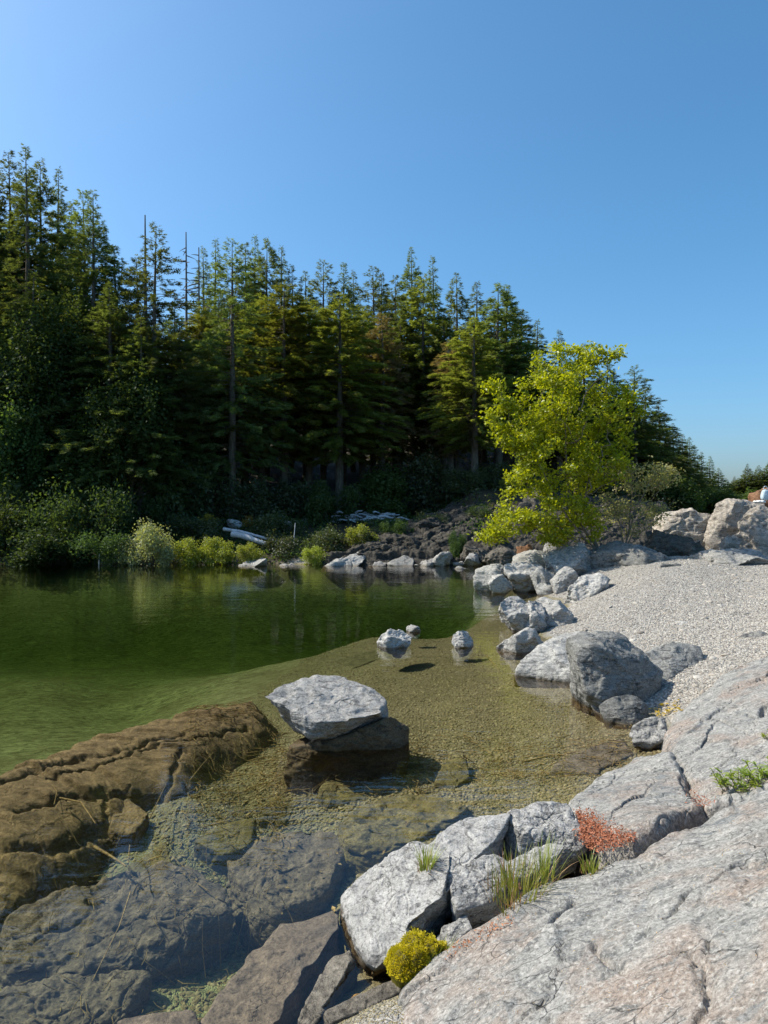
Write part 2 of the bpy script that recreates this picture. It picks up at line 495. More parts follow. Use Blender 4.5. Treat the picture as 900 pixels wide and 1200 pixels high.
def ground_mat():
    t = NT('ground_gravel_and_forest_floor')
    fo = t.n('Attribute', attribute_name='forest').outputs['Fac']
    z = t.sepz()[2]
    big = t.noise(.9, 4, .6, dist=.5)
    def stones(scale):
        v = t.n('TexVoronoi', i_Scale=scale); t.t.links.new(t.pos(), v.inputs['Vector'])
        e = t.n('TexVoronoi', feature='DISTANCE_TO_EDGE', i_Scale=scale); t.t.links.new(t.pos(), e.inputs['Vector'])
        c = t.n('SeparateColor'); t.t.links.new(v.outputs['Color'], c.inputs[0])
        return c.outputs[0], e.outputs['Distance']
    c1, e1 = stones(26)
    c2, e2 = stones(55)
    dry = t.mix(c1, (.24, .222, .19), (.46, .435, .385))
    dry = t.mix(.5, dry, t.mix(c2, (.22, .21, .19), (.50, .48, .45)))
    dry = t.mix(t.ramp(e1, [(0., .55), (.12, 0.)]), dry, (.14, .13, .115))
    wet_ = t.mix(c2, (.15, .125, .062), (.36, .31, .17))
    wet_ = t.mix(.35, wet_, t.mix(c1, (.13, .11, .055), (.33, .28, .155)))
    wet_ = t.mix(t.ramp(e2, [(0., .6), (.15, 0.)]), wet_, (.07, .058, .03))
    deep = t.n('MapRange'); t.t.links.new(z, deep.inputs[0])
    deep.inputs[1].default_value = -.35; deep.inputs[2].default_value = -1.0
    wet_ = t.mix(deep.outputs[0], wet_, t.mix(t.ramp(t.noise(5, 7, .75, t.stretch((1, 1.8, 1)), 1.0), [(.40, 0.), (.60, 1.)]), (.10, .10, .04), (.34, .35, .17)))
    wet_ = t.mix(t.ramp(big, [(.45, 0.), (.65, .5)]), wet_, (.12, .105, .045))
    wf = t.n('MapRange'); t.t.links.new(t.math('ADD', z, t.math('MULTIPLY', t.math('SUBTRACT', big, .5), .1)), wf.inputs[0])
    wf.inputs[1].default_value = .07; wf.inputs[2].default_value = .0
    col = t.mix(wf.outputs[0], dry, wet_)
    ff = t.mix(t.noise(2.5, 5, .7), (.030, .026, .016), (.075, .062, .036))
    col = t.mix(fo, col, ff)
    h = t.math('ADD', t.math('MINIMUM', e1, .25), t.math('MULTIPLY', t.math('MINIMUM', e2, .3), .5))
    nrm = t.bump(h, .8, .05)
    return t.principled(col, .85, nrm, .2)
M['ground'] = ground_mat()
tag(link('ground', ground_me, M['ground']), kind='structure')

# ------------------------------------------------------------------ water
def water():
    x0, x1, y0, y1, zb = -260., 260., -6., 300., -9.
    V = np.array([(x0, y0, 0), (x1, y0, 0), (x1, y1, 0), (x0, y1, 0), (x0, y0, zb), (x1, y0, zb), (x1, y1, zb), (x0, y1, zb)])
    F = np.array([(0, 1, 2, 3), (7, 6, 5, 4), (0, 4, 5, 1), (1, 5, 6, 2), (2, 6, 7, 3), (3, 7, 4, 0)])
    t = NT('river_water')
    a = t.noise(1.0, 3, .5, t.stretch((.7, 2.4, 1), (0, 0, .12)), .3)
    b = t.noise(1.0, 3, .55, t.stretch((5, 11, 1), (0, 0, -.15)), .4)
    gust = t.ramp(t.noise(.16, 2), [(.38, .15), (.62, 1.)])
    h = t.math('ADD', t.math('MULTIPLY', a, 1.0), t.math('MULTIPLY', b, .22))
    h = t.math('MULTIPLY', h, gust)
    nrm = t.bump(h, .15, .12)
    fr = t.n('Fresnel', i_IOR=1.33); t.t.links.new(nrm, fr.inputs['Normal'])
    tb = t.n('BsdfTransparent')
    gl = t.n('BsdfGlossy'); gl.inputs['Roughness'].default_value = .015; gl.inputs[0].default_value = (1, 1, 1, 1)
    t.t.links.new(nrm, gl.inputs['Normal'])
    mx = t.n('MixShader')
    t.t.links.new(fr.outputs[0], mx.inputs[0]); t.t.links.new(tb.outputs[0], mx.inputs[1]); t.t.links.new(gl.outputs[0], mx.inputs[2])
    t.t.links.new(mx.outputs[0], t.out.inputs['Surface'])
    va = t.n('VolumeAbsorption', i_Density=.24)
    va.inputs['Color'].default_value = (.42, .58, .25, 1)
    t.t.links.new(va.outputs[0], t.out.inputs['Volume'])
    return tag(link('water', new_mesh('water', V, F, False), t.m), kind='structure')
water()

# ------------------------------------------------------------------ rocks
def hull_planes(pts):
    bm = bmesh.new()
    for p in pts:
        bm.verts.new(p)
    r = bmesh.ops.convex_hull(bm, input=bm.verts)
    bm.normal_update()
    bm.faces.ensure_lookup_table()
    c = Vector(np.mean(pts, axis=0))
    N, B = [], []
    for f in bm.faces:
        n = f.normal.copy()
        q = f.calc_center_median()
        d = n.dot(q)
        if n.dot(c) > d:
            n, d = -n, -d
        N.append(n[:]); B.append(d)
    bm.free()
    return np.array(N), np.array(B)

def detail(V, F, amp, seed, strata=None, size=1.0):
    """weathered relief: lumps, chipped facets and bedding ledges, pushed along the normals"""
    N = vnormals(V, F)
    s = size
    d = amp * .45 * fbm(V / (.55 * s), 4, seed)
    d += amp * .22 * fbm(V / (.13 * s), 3, seed + 40)
    ra = np.random.RandomState(seed + 60)
    for q in range(2):
        ax = ra.randn(3) * np.array([.6, .6, 1.2])
        cr = np.abs(pnoise(V / (.9 * s) + ax * (V @ ax)[:, None] / s * .7, seed + 9 + q))
        d -= amp * .35 * sstep(.03, .0, cr)
    if strata is not None:
        sd, sp, sa = strata
        t = V @ np.asarray(sd, float) / sp + .8 * fbm(V / (.6 * s), 3, seed + 20)
        fr = t - np.floor(t)
        msk = .3 + .7 * sstep(-.1, .3, pnoise(V / (.8 * s), seed + 30))
        d += sa * (fr * sstep(1.0, .88, fr) - .4) * msk
    return V + N * d[:, None]

def facetize(V, F, m, strength, seed, jit=.35, tau=.06):
    """break a rounded surface into flat fracture faces"""
    rs = np.random.RandomState(seed + 77)
    N = vnormals(V, F)
    i = rs.choice(len(V), m, replace=False)
    P, S = V[i], N[i] + jit * rs.randn(m, 3)
    S /= np.linalg.norm(S, axis=1)[:, None]
    size = np.ptp(V, axis=0).mean()
    warp = V + .06 * size * np.c_[fbm(V / (.25 * size), 3, seed), fbm(V / (.25 * size), 3, seed + 1), fbm(V / (.25 * size), 3, seed + 2)]
    out = np.empty_like(V)
    for a in range(0, len(V), 8000):
        v = V[a:a + 8000]; w = warp[a:a + 8000]
        d = np.sqrt(((w[:, None] - P[None]) ** 2).sum(2)) / size
        ww = np.exp(-(d - d.min(1)[:, None]) / (tau * math.sqrt(6. / m)))
        ww /= ww.sum(1)[:, None]
        h = (v @ S.T) - (P * S).sum(1)[None]
        h = np.clip(h, -.08 * size, .12 * size)
        out[a:a + 8000] = v - strength * ((ww * h) @ S)
    return out

def hull_part(pts, n=6, k=None, amp=.02, seed=0, strata=None):
    pts = np.asarray(pts, float)
    c = pts.mean(0)
    S = np.maximum(np.ptp(pts, axis=0) / 2, .02)
    Nn, B = hull_planes(pts)
    D, F = ico(n)
    d = D * S
    proj = d @ Nn.T
    bb = B - Nn @ c
    with np.errstate(divide='ignore'):
        r = np.where(proj > 1e-6, bb[None] / np.maximum(proj, 1e-6), 50.)
    kk = k or 18.
    r = np.minimum(r, 6.)
    m = r.min(1)
    rr = m - np.log(np.exp(-kk * (r - m[:, None])).sum(1)) / kk
    V = c + d * np.maximum(rr, .05)[:, None]
    V = facetize(V, F, 26 if n < 7 else 34, .6, seed, .14, .025)
    if n > 6:
        V = facetize(V, F, 140, .45, seed + 5, .2, .05)
    return detail(V, F, amp, seed, strata, float(np.mean(S))), F

def rock_obj(name, parts, mat, label, cat='rock', group=None):
    V, F = join(parts)
    c = V.mean(0); c[2] = V[:, 2].min()
    o = link(name, new_mesh(name, V - c, F), mat, loc=c)
    return tag(o, label, cat, group)

def boulder_part(c, S, seed, n=5, planes=10, cut=(.42, .92), k=45., amp=.05, strata=None, rz=0., tilt=0.):
    rs = np.random.RandomState(seed)
    D, F = ico(n)
    Nn = rs.normal(size=(planes, 3)); Nn /= np.linalg.norm(Nn, axis=1)[:, None]
    B = rs.uniform(*cut, planes)
    proj = D @ Nn.T
    r = np.where(proj > 1e-4, B[None] / np.maximum(proj, 1e-4), 9.)
    r = np.minimum(np.c_[r, np.full(len(D), 1.05)], 9.)
    m = r.min(1)
    rr = m - np.log(np.exp(-k * (r - m[:, None])).sum(1)) / k
    V = D * rr[:, None]
    ext = np.maximum(V.max(0) - V.min(0), .01)
    V = (V - (V.max(0) + V.min(0)) / 2) / ext * 2 * np.asarray(S)
    ca, sa = math.cos(tilt), math.sin(tilt)
    V = V @ np.array([[ca, 0, -sa], [0, 1, 0], [sa, 0, ca]])
    ca, sa = math.cos(rz), math.sin(rz)
    V = V @ np.array([[ca, sa, 0], [-sa, ca, 0], [0, 0, 1]])
    V = V + np.asarray(c)
    V = facetize(V, F, 18 if n < 6 else 30, .8, seed, .3, .03)
    if n > 5:
        V = facetize(V, F, 110, .55, seed + 5, .22, .05)
    return detail(V, F, amp * float(np.mean(S)), seed, strata, float(np.mean(S))), F

def boulder(px0, px1, pt, pb, Y, mat, label, seed, name='boulder', n=5, deep=.8, sink=.35, tilt=0., strata=True, sa=.03, sp=.16, **kw):
    """a boulder that fills the pixel box (px0..px1, pt..pb) at distance Y, its foot sunk in the ground"""
    a = W(px0, pb, Y=Y); b = W(px1, pt, Y=Y)
    w, h = b[0] - a[0], b[2] - a[2]
    zb = a[2] - sink * h
    c = ((a[0] + b[0]) / 2, Y + w * deep * .25, (zb + b[2]) / 2)
    S = (w / 2, w * deep / 2, (b[2] - zb) / 2)
    rs = np.random.RandomState(seed + 500)
    st = ((rs.uniform(-.4, .4), rs.uniform(-.3, .3), 1.), sp * (b[2] - zb), sa * (b[2] - zb)) if strata else None
    kw.setdefault('amp', .055)
    return rock_obj(name, [boulder_part(c, S, seed, n, strata=st, tilt=tilt, **kw)], mat, label)

# --- the white rock standing in the shallows
pts = [W(310, 813, Y=7.35), W(326, 806, Y=7.5), W(350, 796, Y=7.9), W(378, 790, Y=8.0), W(405, 793, Y=8.0), W(436, 808, Y=7.9), W(454, 826, Y=7.5), W(448, 836, Y=7.2), W(400, 846, Y=6.98), W(372, 846, Y=6.95), W(366, 866, Y=7.0), W(360, 858, Y=7.0),
       W(334, 830, Y=7.15), (-.9, 7.9, -.1), (.05, 7.9, -.1), (-.62, 7.65, .02), (-.1, 7.7, .02)]
up = hull_part(pts, 7, 60., .02, 3, ((.15, .1, 1.), .09, .008))
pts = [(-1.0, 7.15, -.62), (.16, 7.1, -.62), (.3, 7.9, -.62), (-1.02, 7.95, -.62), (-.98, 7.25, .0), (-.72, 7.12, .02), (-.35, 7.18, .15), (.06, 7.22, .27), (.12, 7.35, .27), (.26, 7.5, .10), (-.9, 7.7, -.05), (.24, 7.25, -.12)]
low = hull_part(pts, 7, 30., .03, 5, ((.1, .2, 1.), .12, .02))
V, F = up
c = V.mean(0); c[2] = V[:, 2].min()
wr = tag(link('river_rock', new_mesh('river_rock', V - c, F), M['white_rock'], loc=c), 'large white angular rock standing alone in the shallow water on a dark brown base', 'rock')
link('rock_base', new_mesh('rock_base', low[0] - c, low[1]), M['shaded_base_rock'], wr)

# --- boulders along the beach edge
rk = []
Yb = 8.6
pts = [W(664, 745, Y=9.1), W(690, 738, Y=9.3), W(722, 738, Y=9.3), W(748, 762, Y=9.1), W(775, 785, Y=9.1), W(772, 815, Y=8.9), W(752, 826, Y=8.6), W(724, 832, Y=8.35), W(700, 826, Y=8.35),
       W(682, 800, Y=8.45), W(672, 768, Y=8.6), W(692, 756, Y=8.55), W(738, 770, Y=8.7), (2.45, 9.3, -.2), (3.5, 9.5, -.2), (3.1, 8.5, -.25), (2.75, 8.4, -.25)]
rock_obj('boulder', [hull_part(pts, 7, 22., .035, 11)], M['boulder'], 'tall dark grey boulder with a shaded front at the water\'s edge of the beach')
pts = [W(700, 826, Y=8.25), W(718, 815, Y=8.25), W(742, 812, Y=8.3), W(757, 822, Y=8.3), W(752, 834, Y=8.1), W(725, 838, Y=8.05), (2.6, 8.1, -.2), (3.1, 8.1, -.2), (2.8, 7.95, -.1), (2.7, 8.5, -.2), (3.1, 8.5, -.2)]
rock_obj('boulder', [hull_part(pts, 6, 16., .012, 13)], M['boulder'], 'low rounded grey rock lying at the foot of the tall dark boulder')
pts = [W(752, 765, Y=9.7), W(790, 752, Y=9.9), W(822, 758, Y=9.9), W(827, 775, Y=9.7), W(800, 790, Y=9.3), W(765, 800, Y=9.1), (3.3, 10.3, .1), (4.5, 10.3, .2), (3.4, 9.0, -.05), (4.35, 9.5, .2), (3.9, 9.25, .1)]
rock_obj('boulder', [hull_part(pts, 6, 18., .03, 17)], M['boulder'], 'low grey rock half buried in gravel right of the tall dark boulder')
pts = [W(602, 788, Y=10.4), W(612, 770, Y=10.5), W(640, 748, Y=11.2), W(680, 738, Y=11.6), W(690, 752, Y=11), W(680, 792, Y=9.9), W(640, 795, Y=10.1), W(655, 762, Y=10.4), (1.95, 10.5, -.25), (2.7, 10.0, -.25), (3.1, 11.5, -.1), (2.2, 11.4, -.2)]
rock_obj('boulder', [hull_part(pts, 6, 20., .035, 19, ((.3, 0, 1.), .15, .02))], M['grey_rock'], 'dark sided wedge shaped boulder left of the tall dark boulder, water at its foot')
boulder(586, 642, 736, 764, 12.2, M['white_rock'], 'flat pale rock jutting into the water in front of the wedge boulder', 23, tilt=.1, n=6)
V1 = boulder_part(W(602, 724, Y=14.6), (.34, .42, .42), 29, 6, amp=.09, strata=((.3, .2, 1), .1, .02))
V2 = boulder_part(W(640, 724, Y=14.8), (.48, .5, .38), 31, 6, amp=.09, strata=((.3, .2, 1), .1, .02))
V3 = boulder_part(W(622, 726, Y=14.5), (.28, .42, .38), 37, 6, amp=.09, strata=((.3, .2, 1), .1, .02))
rock_obj('boulder', [V1, V2, V3], M['white_rock'], 'pale notched boulder split by two dark clefts at the water\'s edge below the beach')
boulder(443, 483, 739, 763, 12.6, M['white_rock'], 'white rock poking out of the shallows left of the other small ones', 41, 'river_rock', 6, tilt=-.2)
boulder(476, 493, 733, 743, 14.2, M['white_rock'], 'tiny pale stone poking out right behind the white rock in the shallows', 43, 'river_rock', 4)
boulder(529, 554, 740, 763, 12.6, M['white_rock'], 'small pale pointed rock alone in the shallows, nearest the notched boulder', 47, 'river_rock', 6, tilt=.35)
boulder(742, 787, 846, 876, 7.25, M['white_rock'], 'small cracked whitish rock in the narrow inlet between slab and boulder', 53, 'river_rock', 6, tilt=-.25, k=24.)
boulder(874, 912, 742, 764, 10.4, M['grey_rock'], 'grey stone resting on the gravel beach at the right edge of the photo', 59, n=6)
boulder(789, 815, 729, 737, 12.3, M['white_rock'], 'flat whitish stone lying on the open gravel beach', 61, 'beach_stone', 5)
boulder(806, 822, 741, 746, 11.6, M['boulder'], 'small flat grey stone on the gravel near the whitish one', 67, 'beach_stone', 4)

# --- rocky point under the leaning tree
for a in [
    (556, 606, 661, 694, 21.6, 'grey_rock', 'grey rock at the very tip of the rocky point, touching the river', 71, 5, .3),
    (573, 602, 673, 693, 20.9, 'white_rock', 'small whitish rock leaning on the tip of the rocky point', 73, 5, .2),
    (596, 640, 659, 692, 21.2, 'white_rock', 'whitish lumpy rock second from the tip of the rocky point', 79, 5, -.2),
    (624, 664, 668, 694, 20.4, 'grey_rock', 'grey rock with a dark hollow at the waterline of the rocky point', 83, 5, .1),
    (648, 678, 664, 692, 20.0, 'white_rock', 'whitish rock above the tiny inlet beside the pale leaning slab', 89, 5, .0),
    (664, 724, 675, 714, 18.0, 'white_rock', 'pale leaning slab of rock where the gravel beach meets the rocky point', 97, 6, -.4),
    (600, 652, 646, 676, 22.6, 'white_rock', 'whitish rock under the low leafy branches of the leaning tree', 101, 5, .2),
    (640, 700, 641, 682, 21.4, 'grey_rock', 'pale grey sloping rock just below the trunk of the leaning tree', 103, 6, -.35),
    (637, 662, 630, 660, 23.6, 'white_rock', 'upright whitish rock seen through the lowest leaves of the leaning tree', 107, 5, .0),
    (606, 630, 638, 664, 23.2, 'rust_rock', 'rusty red rock tucked under the low leafy branches', 109, 5, .0),
    (690, 800, 641, 684, 20.6, 'boulder', 'long dark shaded boulder beneath the trunk of the leaning tree', 113, 6, .15),
    (776, 806, 661, 680, 18.6, 'boulder', 'small smooth grey rock at the right end of the long shaded boulder', 127, 5, .0),
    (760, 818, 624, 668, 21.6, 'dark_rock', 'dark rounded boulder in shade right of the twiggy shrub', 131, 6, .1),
    (764, 842, 598, 662, 24.0, 'tan_rock', 'broad tan boulder standing behind the dark rounded one', 137, 6, -.1),
    (831, 892, 588, 660, 23.2, 'tan_rock', 'tall tan boulder with a dark hole near its top, right background', 139, 6, .0),
    (862, 935, 592, 662, 21.6, 'tan_rock', 'big pale tan boulder cut by the right edge of the photo', 149, 6, .2),
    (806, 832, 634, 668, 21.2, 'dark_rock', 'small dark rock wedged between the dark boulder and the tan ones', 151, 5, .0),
    (846, 870, 628, 656, 21.2, 'tan_rock', 'small tan rock at the foot of the boulder with the hole', 153, 5, .0),
    (812, 960, 646, 678, 19.4, 'grey_rock', 'flat shaded grey ledge at the back of the gravel beach', 157, 6, .05),
    (880, 930, 567, 606, 26.5, 'rust_rock', 'rusty brown rock rising behind the tan boulders', 163, 5, .1),
    (846, 905, 586, 598, 24.6, 'tan_rock', 'flat pale ledge between the rusty rock and the boulder with the hole', 165, 5, .0)]:
    boulder(*a[:5], M[a[5]], a[6], a[7], 'boulder', a[8], tilt=a[9], planes=9, amp=.09, sa=.045)

# --- far shore
rs = np.random.RandomState(5)
FAR = [(374, 430, 653, 669), (426, 440, 661, 668), (437, 453, 657, 667), (446, 488, 657, 669), (484, 494, 662, 667), (491, 513, 656, 667), (504, 534, 647, 665), (530, 545, 657, 666), (543, 571, 651, 667), (276, 314, 656, 667), (326, 350, 661, 668)]
FL = ['pale slanting slab at the left end of the far rocky shore', 'small low rock second along the far rocky shore', 'small pale rock in the gap of the far rocky shore',
      'broad pale rock at the middle of the far waterline', 'pale rock right of the broad one at the far waterline', 'tiny rock between two larger ones at the far waterline', 'tallest pale block on the far waterline',
      'grey rock right of the tallest block on the far waterline', 'small grey rock near the leaning tree on the far waterline', 'thin pale ledge below the lime shrubs on the far shore', 'low pale stone at the far waterline left of the round lime shrub']
for i, (a, b, c, d) in enumerate(FAR):
    boulder(a, b, c, d, 31.4 + .6 * rs.rand(), M['shore_rock' if i % 3 else 'grey_rock'], FL[i], 200 + i, 'shore_rock', 5, tilt=[-.45, .2, .5, -.3, .35, -.1][i % 6], deep=1.5, planes=8, amp=.12, sa=.07, cut=(.3, .85), k=60.)
boulder(532, 553, 664, 671, 30.0, M['shore_rock'], 'flat rock awash in the river off the far rocky shore', 231, 'shore_rock', 4)
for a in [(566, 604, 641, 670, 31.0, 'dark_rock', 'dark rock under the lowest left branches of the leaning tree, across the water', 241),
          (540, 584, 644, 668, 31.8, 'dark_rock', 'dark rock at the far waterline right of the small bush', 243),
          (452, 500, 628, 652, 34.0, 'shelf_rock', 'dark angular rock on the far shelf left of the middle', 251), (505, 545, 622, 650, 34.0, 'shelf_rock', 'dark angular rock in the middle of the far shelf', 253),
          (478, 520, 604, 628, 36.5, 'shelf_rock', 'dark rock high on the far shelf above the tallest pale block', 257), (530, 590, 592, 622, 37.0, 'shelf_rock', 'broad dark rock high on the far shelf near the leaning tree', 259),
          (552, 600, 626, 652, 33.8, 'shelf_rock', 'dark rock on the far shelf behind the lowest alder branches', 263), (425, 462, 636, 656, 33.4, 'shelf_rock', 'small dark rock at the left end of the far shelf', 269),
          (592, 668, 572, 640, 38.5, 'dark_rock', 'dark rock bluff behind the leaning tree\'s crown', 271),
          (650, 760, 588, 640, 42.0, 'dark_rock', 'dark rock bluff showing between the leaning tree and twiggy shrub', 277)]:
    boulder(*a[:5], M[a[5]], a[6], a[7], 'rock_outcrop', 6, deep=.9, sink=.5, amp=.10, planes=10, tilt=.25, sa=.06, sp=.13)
GB = [(382, 402, 605, 614), (400, 424, 602, 613), (420, 446, 600, 612), (444, 468, 600, 610), (352, 364, 607, 616), (331, 342, 611, 620), (228, 238, 612, 622), (264, 284, 608, 618)]
GL = ['pale rock at the left end of the shaded gravel bar', 'pale rock second on the shaded gravel bar', 'pale rock third on the shaded gravel bar, beside a dark gap', 'pale rock at the right end of the shaded gravel bar',
      'small pale rock left of the shaded gravel bar', 'bluish boulder above the right end of the white logs', 'small pale rock in the grass left of the golden shrubs', 'bluish boulder above the left end of the white logs']
for i, (a, b, c, d) in enumerate(GB):
    boulder(a, b, c, d, 41.0 if i < 5 else 37.5, M['shore_rock'], GL[i], 280 + i, 'bank_rock', 4, deep=1.0)

# ------------------------------------------------------------------ bedrock height fields (near slabs and the sunken ridge)
def poly_sd(q, poly):
    """signed distance to a polygon, positive inside"""
    poly = np.asarray(poly, float)
    d = np.full(len(q), 1e9); ins = np.zeros(len(q), bool)
    for i in range(len(poly)):
        a, b = poly[i], poly[(i + 1) % len(poly)]
        e = b - a; w = q - a
        t = np.clip((w @ e) / (e @ e), 0, 1)
        d = np.minimum(d, np.hypot(*(w - t[:, None] * e).T))
        c1 = (a[1] <= q[:, 1]) & (b[1] > q[:, 1]); c2 = (b[1] <= q[:, 1]) & (a[1] > q[:, 1])
        cr = e[0] * w[:, 1] - e[1] * w[:, 0]
        ins ^= (c1 & (cr > 0)) | (c2 & (cr < 0))
    return np.where(ins, d, -d)

def line_d(q, pl):
    d = np.full(len(q), 1e9); s = np.zeros(len(q))
    for i in range(len(pl) - 1):
        a, b = np.asarray(pl[i]), np.asarray(pl[i + 1])
        e = b - a; w = q - a
        t = np.clip((w @ e) / (e @ e), 0, 1)
        d = np.minimum(d, np.hypot(*(w - t[:, None] * e).T))
    return d

def plates(q, sc, seed, ang=.9, aniso=2.2):
    """tilted fracture plates: (height, distance to the plate's joint)"""
    ca, sa = math.cos(ang), math.sin(ang)
    p = np.c_[q[:, 0] * ca + q[:, 1] * sa, (-q[:, 0] * sa + q[:, 1] * ca) * aniso] / sc
    i = np.floor(p).astype(int)
    d1 = np.full(len(p), 9.); d2 = np.full(len(p), 9.); hgt = np.zeros(len(p))
    for a in (-1, 0, 1):
        for b in (-1, 0, 1):
            c = i + np.array([a, b])
            r = np.sin(c[:, :1] * np.array([127.1, 269.5, 113.5, 71.7, 19.3]) + c[:, 1:] * np.array([311.7, 183.3, 271.9, 37.1, 91.9]) + seed) * 43758.5
            r -= np.floor(r)
            v = p - c - r[:, :2]
            d = np.hypot(v[:, 0], v[:, 1])
            h = (r[:, 2] - .5) * v[:, 0] + (r[:, 3] - .5) * v[:, 1] + .5 * (r[:, 4] - .5)
            nr = d < d1
            d2 = np.where(nr, d1, np.minimum(d2, d))
            hgt = np.where(nr, h, hgt); d1 = np.where(nr, d, d1)
    return hgt * sc, d2 - d1

class Field:
    def __init__(s, ctrl, ymax=11.):
        s.ymax = ymax
        P = np.array([W(a, b, z=c) for a, b, c in ctrl])
        s.t = TPS(np.c_[P[:, 0] / P[:, 1] * 2, np.log(P[:, 1])], P[:, 2], 1e-3)
    def z(s, X, Y):
        return s.t(np.c_[np.clip(X / Y, -.8, .8) * 2, np.log(np.clip(Y, 2.0, s.ymax))])
    def hit(s, px, py):
        z = .3
        for _ in range(25):
            p = W(px, py, z=z)
            z = .5 * z + .5 * float(s.z(np.array([p[0]]), np.array([p[1]]))[0])
        return W(px, py, z=z)

SLAB = Field([(470, 1200, .08), (455, 1160, .04), (520, 1112, .14), (580, 1062, .27), (640, 1032, .37), (690, 1002, .42), (560, 1200, .27), (700, 1200, .52), (900, 1200, .80), (600, 1120, .32),
              (750, 1100, .58), (900, 1100, .84), (720, 1010, .48), (800, 1010, .61), (900, 1010, .80), (760, 962, .50), (900, 935, .72), (700, 915, .14), (672, 938, .26), (745, 888, .12), (760, 905, .30),
              (800, 942, .42), (720, 962, .40), (684, 962, .33), (800, 862, .33), (782, 842, .13), (850, 842, .45), (900, 842, .60), (850, 792, .44), (900, 772, .60), (870, 902, .56), (790, 830, .10),
              (1010, 1100, 1.1), (1010, 900, .95), (1010, 780, .8), (650, 1160, .42), (820, 800, .33), (960, 745, .72)])

def slab_piece(poly_px, cracks, seed, res, mat, label, dz=0., rough=1., tilt=(0, 0), rounding=.10, ext=.25, strata=None, warp=.22, field=SLAB, name='bedrock_slab', drop=1.6, flat=None, fold=None, cat='rock slab'):
    poly = np.array([field.hit(*p)[:2] if len(p) == 2 else p[1:] for p in poly_px])
    lo, hi = poly.min(0) - ext, poly.max(0) + ext
    lo[1] = max(lo[1], 1.3)
    uu = poly[:, 0] / poly[:, 1]
    u = np.linspace(uu.min() - .08, uu.max() + .08, res[0]); v = np.linspace(math.log(lo[1]), math.log(hi[1]), res[1])
    U, Vv = np.meshgrid(u, v)
    Y = np.exp(Vv).ravel(); X = (U * np.exp(Vv)).ravel()
    p3 = np.c_[X, Y, np.zeros_like(X)]
    q = np.c_[X, Y] + .05 * np.c_[fbm(p3 * 3, 4, seed), fbm(p3 * 3, 4, seed + 7)]
    sd = poly_sd(q, poly)
    z = field.z(X, Y) + dz + (X - poly[:, 0].mean()) * tilt[0] + (Y - poly[:, 1].mean()) * tilt[1]
    # broad ice-worn undulation with ledges and shallow scallops
    z += rough * (.028 * fbm(p3 * 1.4, 4, seed + 1) + .011 * fbm(p3 * np.array([4, 7, 1]), 4, seed + 2))
    t = (X * .55 - Y * .35 + .30 * fbm(p3 * .9, 3, seed + 4)) / .42
    fr = t - np.floor(t)
    z += rough * .030 * (fr * sstep(1.0, .9, fr) - .4) * sstep(-.05, .35, pnoise(p3 * .8, seed + 5))
    qw = np.c_[X, Y] + .10 * np.c_[fbm(p3 * 1.7, 4, seed + 8), fbm(p3 * 1.7, 4, seed + 9)]
    h1, e1 = plates(qw, .75, seed)
    h2, e2 = plates(qw + .03 * np.c_[pnoise(p3 * 9, 3), pnoise(p3 * 9, 4)], .21, seed + 3, .6, 1.7)
    msk = sstep(-.25, .3, pnoise(p3 * 1.1, seed + 10))
    z += rough * (.055 * h1 + .075 * h2 * (.25 + msk))
    z -= rough * (.012 * sstep(.05, 0, e1) * sstep(-.1, .2, pnoise(p3 * 1.6, seed + 11)) + .004 * sstep(.10, 0, e2) * msk)
    if strata:
        d_, sp, sa = strata
        t = (X * d_[0] + Y * d_[1] + warp * fbm(p3 * np.array([.8, 1.1, 1]) * (.22 / warp) ** .4, 4, seed + 14)) / sp
        fr = t - np.floor(t)
        k = np.floor(t)
        hk = np.sin(k * 12.9 + seed) * 43758.5; hk -= np.floor(hk)
        z += sa * (fr * sstep(1.0, .86, fr) * (.5 + hk) - .4)
        t2 = t * 3.3 + .35 * fbm(p3 * 2.6, 3, seed + 15)
        f2 = t2 - np.floor(t2)
        z += sa * .38 * (f2 * sstep(1.0, .85, f2) - .4)
    for pl, wd, dp in cracks:
        c = [field.hit(*a)[:2] for a in pl]
        dd = line_d(q + .018 * np.c_[pnoise(p3 * 11, 3), pnoise(p3 * 11, 4)], c)
        z -= dp * np.exp(-(dd / wd) ** 2)
    z -= np.where(sd < rounding, (rounding - sd) ** 2 / (2 * rounding) * drop * .9, 0) + np.where(sd < 0, -sd * drop, 0)
    z = np.maximum(z, -1.6)
    V = np.c_[X, Y, z]
    F = grid_faces(res[0], res[1])
    keep = (sd > -.55)
    F = F[keep[F].all(1)]
    used = np.unique(F); mp = -np.ones(len(V), int); mp[used] = np.arange(len(used))
    V = V[used]; F = mp[F]
    c = V.mean(0); c[2] = 0
    return tag(link(name, new_mesh(name, V - c, F), mat, loc=c), label, cat)

